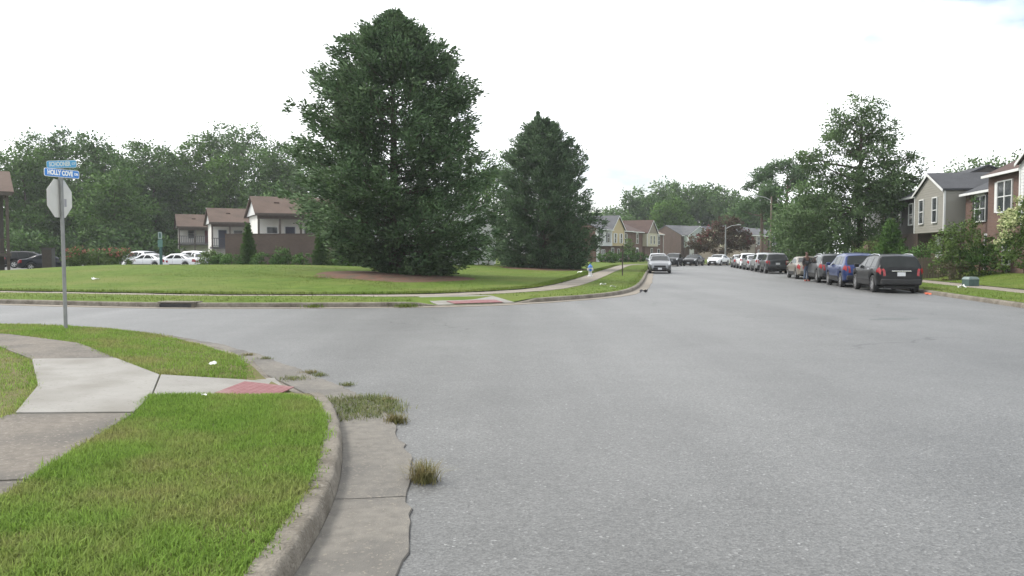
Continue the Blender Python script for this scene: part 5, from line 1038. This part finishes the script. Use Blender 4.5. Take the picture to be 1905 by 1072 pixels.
# crape myrtles
crown_tree('crape_myrtle', 'dark red flowering tree at the end of the street', (T(1350, 118), 118, .2), 7.2, [(0, 0, 5.6, 1.7, 1.4), (-1.8, 0, 4.6, 1.5, 1.3), (1.9, 0, 4.5, 1.6, 1.3), (-.6, -1, 4.0, 1.8, 1.2), (1.0, -1, 3.2, 1.8, 1.2), (-2.4, 0, 3.2, 1.4, 1.0), (2.8, 0, 3.0, 1.3, 1.0), (-.8, -.5, 2.3, 1.7, 1.0)], M_REDL, 93, 6, 40, .28, .5, .6, .14, .25, flowers=(M_REDF, 42, .28, .3))
crown_tree('crape_myrtle', 'small dark crape myrtle beside the mint-gabled house', (T(1300, 121), 121, .2), 4.4, [(0, 0, 3.3, 1.3, .9), (-1.1, 0, 2.7, 1.0, .7), (1.0, 0, 2.6, 1.0, .7), (0, -.5, 2.2, 1.1, .6)], M_REDL, 94, 7, 40, .28, .5, .6, .09, .3, shell=.5)
crown_tree('white_crape_myrtle', 'shrubby tree covered in creamy white blossom at the yard edge', (T(1915, 33), 33, .3), 3.9, [(0, 0, 2.7, .95, .85), (-.7, 0, 2.3, .75, .7), (-1.05, -.1, 1.5, .55, .5), (.4, -.3, 2.0, .9, .8), (-.45, -.3, 1.55, .8, .6), (.2, 0, 3.25, .6, .45), (-.75, 0, 1.05, .5, .4), (.9, 0, 2.6, .8, .8)], M_LIGHTB, 95, 18, 44, .12, .24, .55, .07, .2, cat='shrub', flowers=(M_WHITF, 520, .11, .5))
# right-hand yard shrubs
def yb(name, label, px, Y, blobs, m, seed, leaf=.1, **k): return bush(name, label, px, Y, zr(T(px, Y), Y) - .02, blobs, m, seed, leaf, **k)
yb('yard_shrub', 'large spreading light green shrub in front of the recessed brick townhouse', 1785, 43.5, [(0, 0, 2.0, 1.2, .9), (-1.0, 0, 1.7, .9, .8), (1.1, 0, 1.6, .95, .85), (.2, 0, 2.7, .75, .5), (-.5, -.2, 1.0, 1.1, .8), (.8, -.2, .9, 1.0, .8)], M_LIGHTB, 201, .13, ncl=14, shell=.55)
yb('yard_shrub', 'dark rounded shrub at the foot of the spreading light green shrub', 1822, 43.0, [(0, 0, .8, .9, .8), (-.8, 0, .7, .7, .65), (.9, .2, 1.0, .8, .9)], M_BUSH, 202)
yb('yard_shrub', 'brownish low shrub under the spreading light green shrub', 1768, 42.6, [(0, 0, .45, .6, .45), (.5, 0, .4, .4, .35)], mat('brown_leaf', (.10, .075, .045), (.075, .085, .035), .8, 2, island=.3, trans=.2), 203)
yb('yard_shrub', 'dark shrub between the wooden fence and the tan townhouse', 1722, 48.5, [(0, 0, 1.1, .8, .8), (.7, 0, 1.0, .7, .7), (-.8, 0, .9, .7, .7)], M_BUSH, 204)
yb('yard_shrub', 'bright green bush beside the pointed evergreen in the yard', 1625, 54, [(0, 0, 1.3, 1.0, 1.0), (-.8, 0, 1.0, .8, .8), (.6, -.2, 1.7, .7, .7)], M_LIGHTB, 205)
cone = conifer('pointed_evergreen', 'pointed dark evergreen shrub in front of the dark brown townhouse', (T(1656, 52), 52, zr(T(1656, 52), 52)), [(.2, 1.1), (.8, 1.2), (1.6, .95), (2.4, .6), (3.0, .35), (3.5, .08)], 150, 26, .13, .22, M_BUSH, 206, trunk_r=.08, tip_up=1.0, inner=.45, ncl=4)
yb('yard_shrub', 'round green bush in the yard left of the pointed evergreen', 1688, 51, [(0, 0, .9, .9, .8), (-.6, 0, 1.2, .6, .6)], M_BUSH, 207)
yb('climbing_vine', 'tall narrow vine climbing the recessed brick townhouse', 1806, 47.6, [(0, 0, 1.0, .35, .9), (0, 0, 2.4, .35, 1.0), (.05, 0, 3.6, .32, .8)], M_BUSH, 208, cat='vine')
yb('yard_shrub', 'low green hedge behind the line of far parked cars', 1560, 66, [(0, 0, 1.1, 1.3, 1.0), (1.8, 0, 1.0, 1.2, .9), (-1.9, 0, 1.2, 1.4, 1.1), (-3.4, .5, 1.3, 1.3, 1.1)], M_WILL, 209, .2, ncl=7)
# far-row planting
for px, Y, s, lab in ((1133, 112, 1.0, 'low clipped hedge in front of the white-sided far townhouse'), (1168, 118, 1.1, 'dark bush in front of the teal-shuttered far townhouse'), (1190, 122, .9, 'rounded dark bush in front of the arched-window townhouse')):
    bush('front_bush', lab, px, Y, zf(T(px, Y), Y), [(-.9 * s, 0, .7 * s, .8 * s, .6 * s), (0, 0, .8 * s, .9 * s, .7 * s), (.9 * s, 0, .7 * s, .8 * s, .6 * s)], M_BUSH, 220 + px, .22, 10, 40, .3)
bush('front_bush', 'small light green tree in front of the teal-shuttered townhouse', 1166, 120, .2, [(0, 0, 2.6, .9, .9), (.4, 0, 1.8, .8, .8)], M_LIGHTB, 231, .24, 9, 36, .35)
# understory along the wood
for k, px in enumerate((30, 75, 205, 240, 262, 180)):
    bush('understory_bush', 'dark green undergrowth at the foot of the wood behind the lot', px, 107 + (k % 3) * 2, .1, [(0, 0, 2.0, 2.6, 2.2), (2.6, .5, 1.8, 2.3, 1.9), (-2.4, .3, 2.4, 2.2, 2.4)], M_DEC[3 if k % 2 else 0], 240 + k, .45, 3.0, 34, .8, group='undergrowth along the wood')

# ------------------------------------------------------------------ person
def skin(name, m, parent, verts, edges, radii, root=0, sub=2):
    me = bpy.data.meshes.new(name); me.from_pydata(verts, edges, []); o = bpy.data.objects.new(name, me); C.objects.link(o)
    md = o.modifiers.new('skin', 'SKIN'); md.use_smooth_shade = True; sv = me.skin_vertices[0].data
    for i, r_ in enumerate(radii): sv[i].radius = r_ if isinstance(r_, tuple) else (r_, r_)
    sv[root].use_root = True
    o.modifiers.new('sub', 'SUBSURF').levels = sub; o.modifiers['sub'].render_levels = sub
    dg = bpy.context.evaluated_depsgraph_get(); dg.update(); m2 = bpy.data.meshes.new_from_object(o.evaluated_get(dg)); bpy.data.objects.remove(o); m2.name = name; m2.materials.clear(); m2.materials.append(m)
    m2.polygons.foreach_set('use_smooth', [True] * len(m2.polygons)); return link(bpy.data.objects.new(name, m2), parent)
M_SKIN = mat('skin', (.12, .062, .042), (.14, .075, .05), .55, 6); M_JEAN = mat('jeans', (.060, .085, .13), (.085, .115, .17), .85, 12); M_JACK = mat('dark_jacket', (.028, .024, .024), (.045, .038, .036), .8, 8); M_SHOE = mat('red_shoe', (.34, .05, .03), (.25, .03, .02), .6, 8); M_HAIR = mat('hair', (.05, .022, .018), (.07, .03, .022), .7, 30)
pn = thing('person', 'person in a dark jacket and blue jeans standing in the road beside the gunmetal SUV', 'person', (17.45, 47.8, 0.0), R(20))
JV = [(0, 0, .92), (0, -.01, 1.10), (0, -.02, 1.30), (0, -.01, 1.44), (0, -.015, 1.52), (0, -.03, 1.60), (0, -.025, 1.68),
      (.10, 0, .88), (.11, -.01, .50), (.115, .02, .09), (.12, -.12, .035), (-.10, 0, .88), (-.11, -.02, .50), (-.125, .02, .09), (-.14, -.12, .035),
      (.19, -.01, 1.38), (.235, .02, 1.12), (.20, -.12, .93), (.185, -.17, .87), (-.19, -.01, 1.38), (-.24, .03, 1.12), (-.235, -.04, .88), (-.23, -.07, .81)]
JE = [(0, 1), (1, 2), (2, 3), (3, 4), (4, 5), (5, 6), (0, 7), (7, 8), (8, 9), (9, 10), (0, 11), (11, 12), (12, 13), (13, 14), (3, 15), (15, 16), (16, 17), (17, 18), (3, 19), (19, 20), (20, 21), (21, 22)]
JR = [(.15, .10), (.14, .095), (.155, .10), .07, .052, (.075, .09), (.065, .08), .085, .058, .042, .035, .085, .058, .042, .035, .06, .042, .034, .028, .06, .042, .034, .028]
skin('body', M_SKIN, pn, JV, JE, JR)
skin('jeans', M_JEAN, pn, [JV[0], (0, 0, 1.0), JV[7], JV[8], (.115, .018, .12), JV[11], JV[12], (-.125, .018, .12)], [(0, 1), (0, 2), (2, 3), (3, 4), (0, 5), (5, 6), (6, 7)], [(.165, .115), (.16, .11), .10, .075, .068, .10, .075, .068])
skin('jacket', M_JACK, pn, [(0, 0, .90), (0, -.01, 1.10), (0, -.02, 1.30), (0, -.01, 1.46), JV[15], JV[16], (.205, -.105, .955), JV[19], JV[20], (-.236, -.03, .91)], [(0, 1), (1, 2), (2, 3), (2, 4), (4, 5), (5, 6), (2, 7), (7, 8), (8, 9)], [(.175, .125), (.165, .115), (.18, .12), .075, .078, .06, .048, .078, .06, .048], root=1)
skin('hair', M_HAIR, pn, [(0, 0, 1.60), (0, .0, 1.68), (0, -.02, 1.735)], [(0, 1), (1, 2)], [(.082, .085), (.086, .095), (.05, .06)])
for sg in (1, -1): skin('shoe', M_SHOE, pn, [(sg * .118, .03, .05), (sg * .123, -.06, .045), (sg * .13, -.15, .035)], [(0, 1), (1, 2)], [(.05, .05), (.05, .045), (.045, .032)])
for sg, i in ((1, 18), (-1, 22)):
    bx, by, bz = JV[i]
    for k in range(5):
        ox = (-.022 + .015 * k) if k < 4 else .0; ln = (.07, .08, .078, .062, .05)[k]; dy = -.01 if k < 4 else -.035
        skin('finger', M_SKIN, pn, [(bx, by + ox, bz), (bx + .006 * sg, by + ox + dy * .5, bz - ln * .55), (bx - .006 * sg, by + ox + dy, bz - ln)], [(0, 1), (1, 2)], [.010, .009, .008], sub=1)

# ------------------------------------------------------------------ humid air
hz = MB().box(-420, 420, -60, 420, -1.25, 40).build('haze', None, None); hz.data.materials.clear()
hm_ = bpy.data.materials.new('haze'); hm_.use_nodes = True; hm_.node_tree.nodes.clear()
pv = hm_.node_tree.nodes.new('ShaderNodeVolumePrincipled'); pv.inputs['Color'].default_value = (.93, .97, 1.0, 1); pv.inputs['Density'].default_value = 0.00034; pv.inputs['Anisotropy'].default_value = 0.2
oo = hm_.node_tree.nodes.new('ShaderNodeOutputMaterial'); hm_.node_tree.links.new(pv.outputs[0], oo.inputs['Volume']); hz.data.materials.append(hm_); kind(hz, 'stuff')
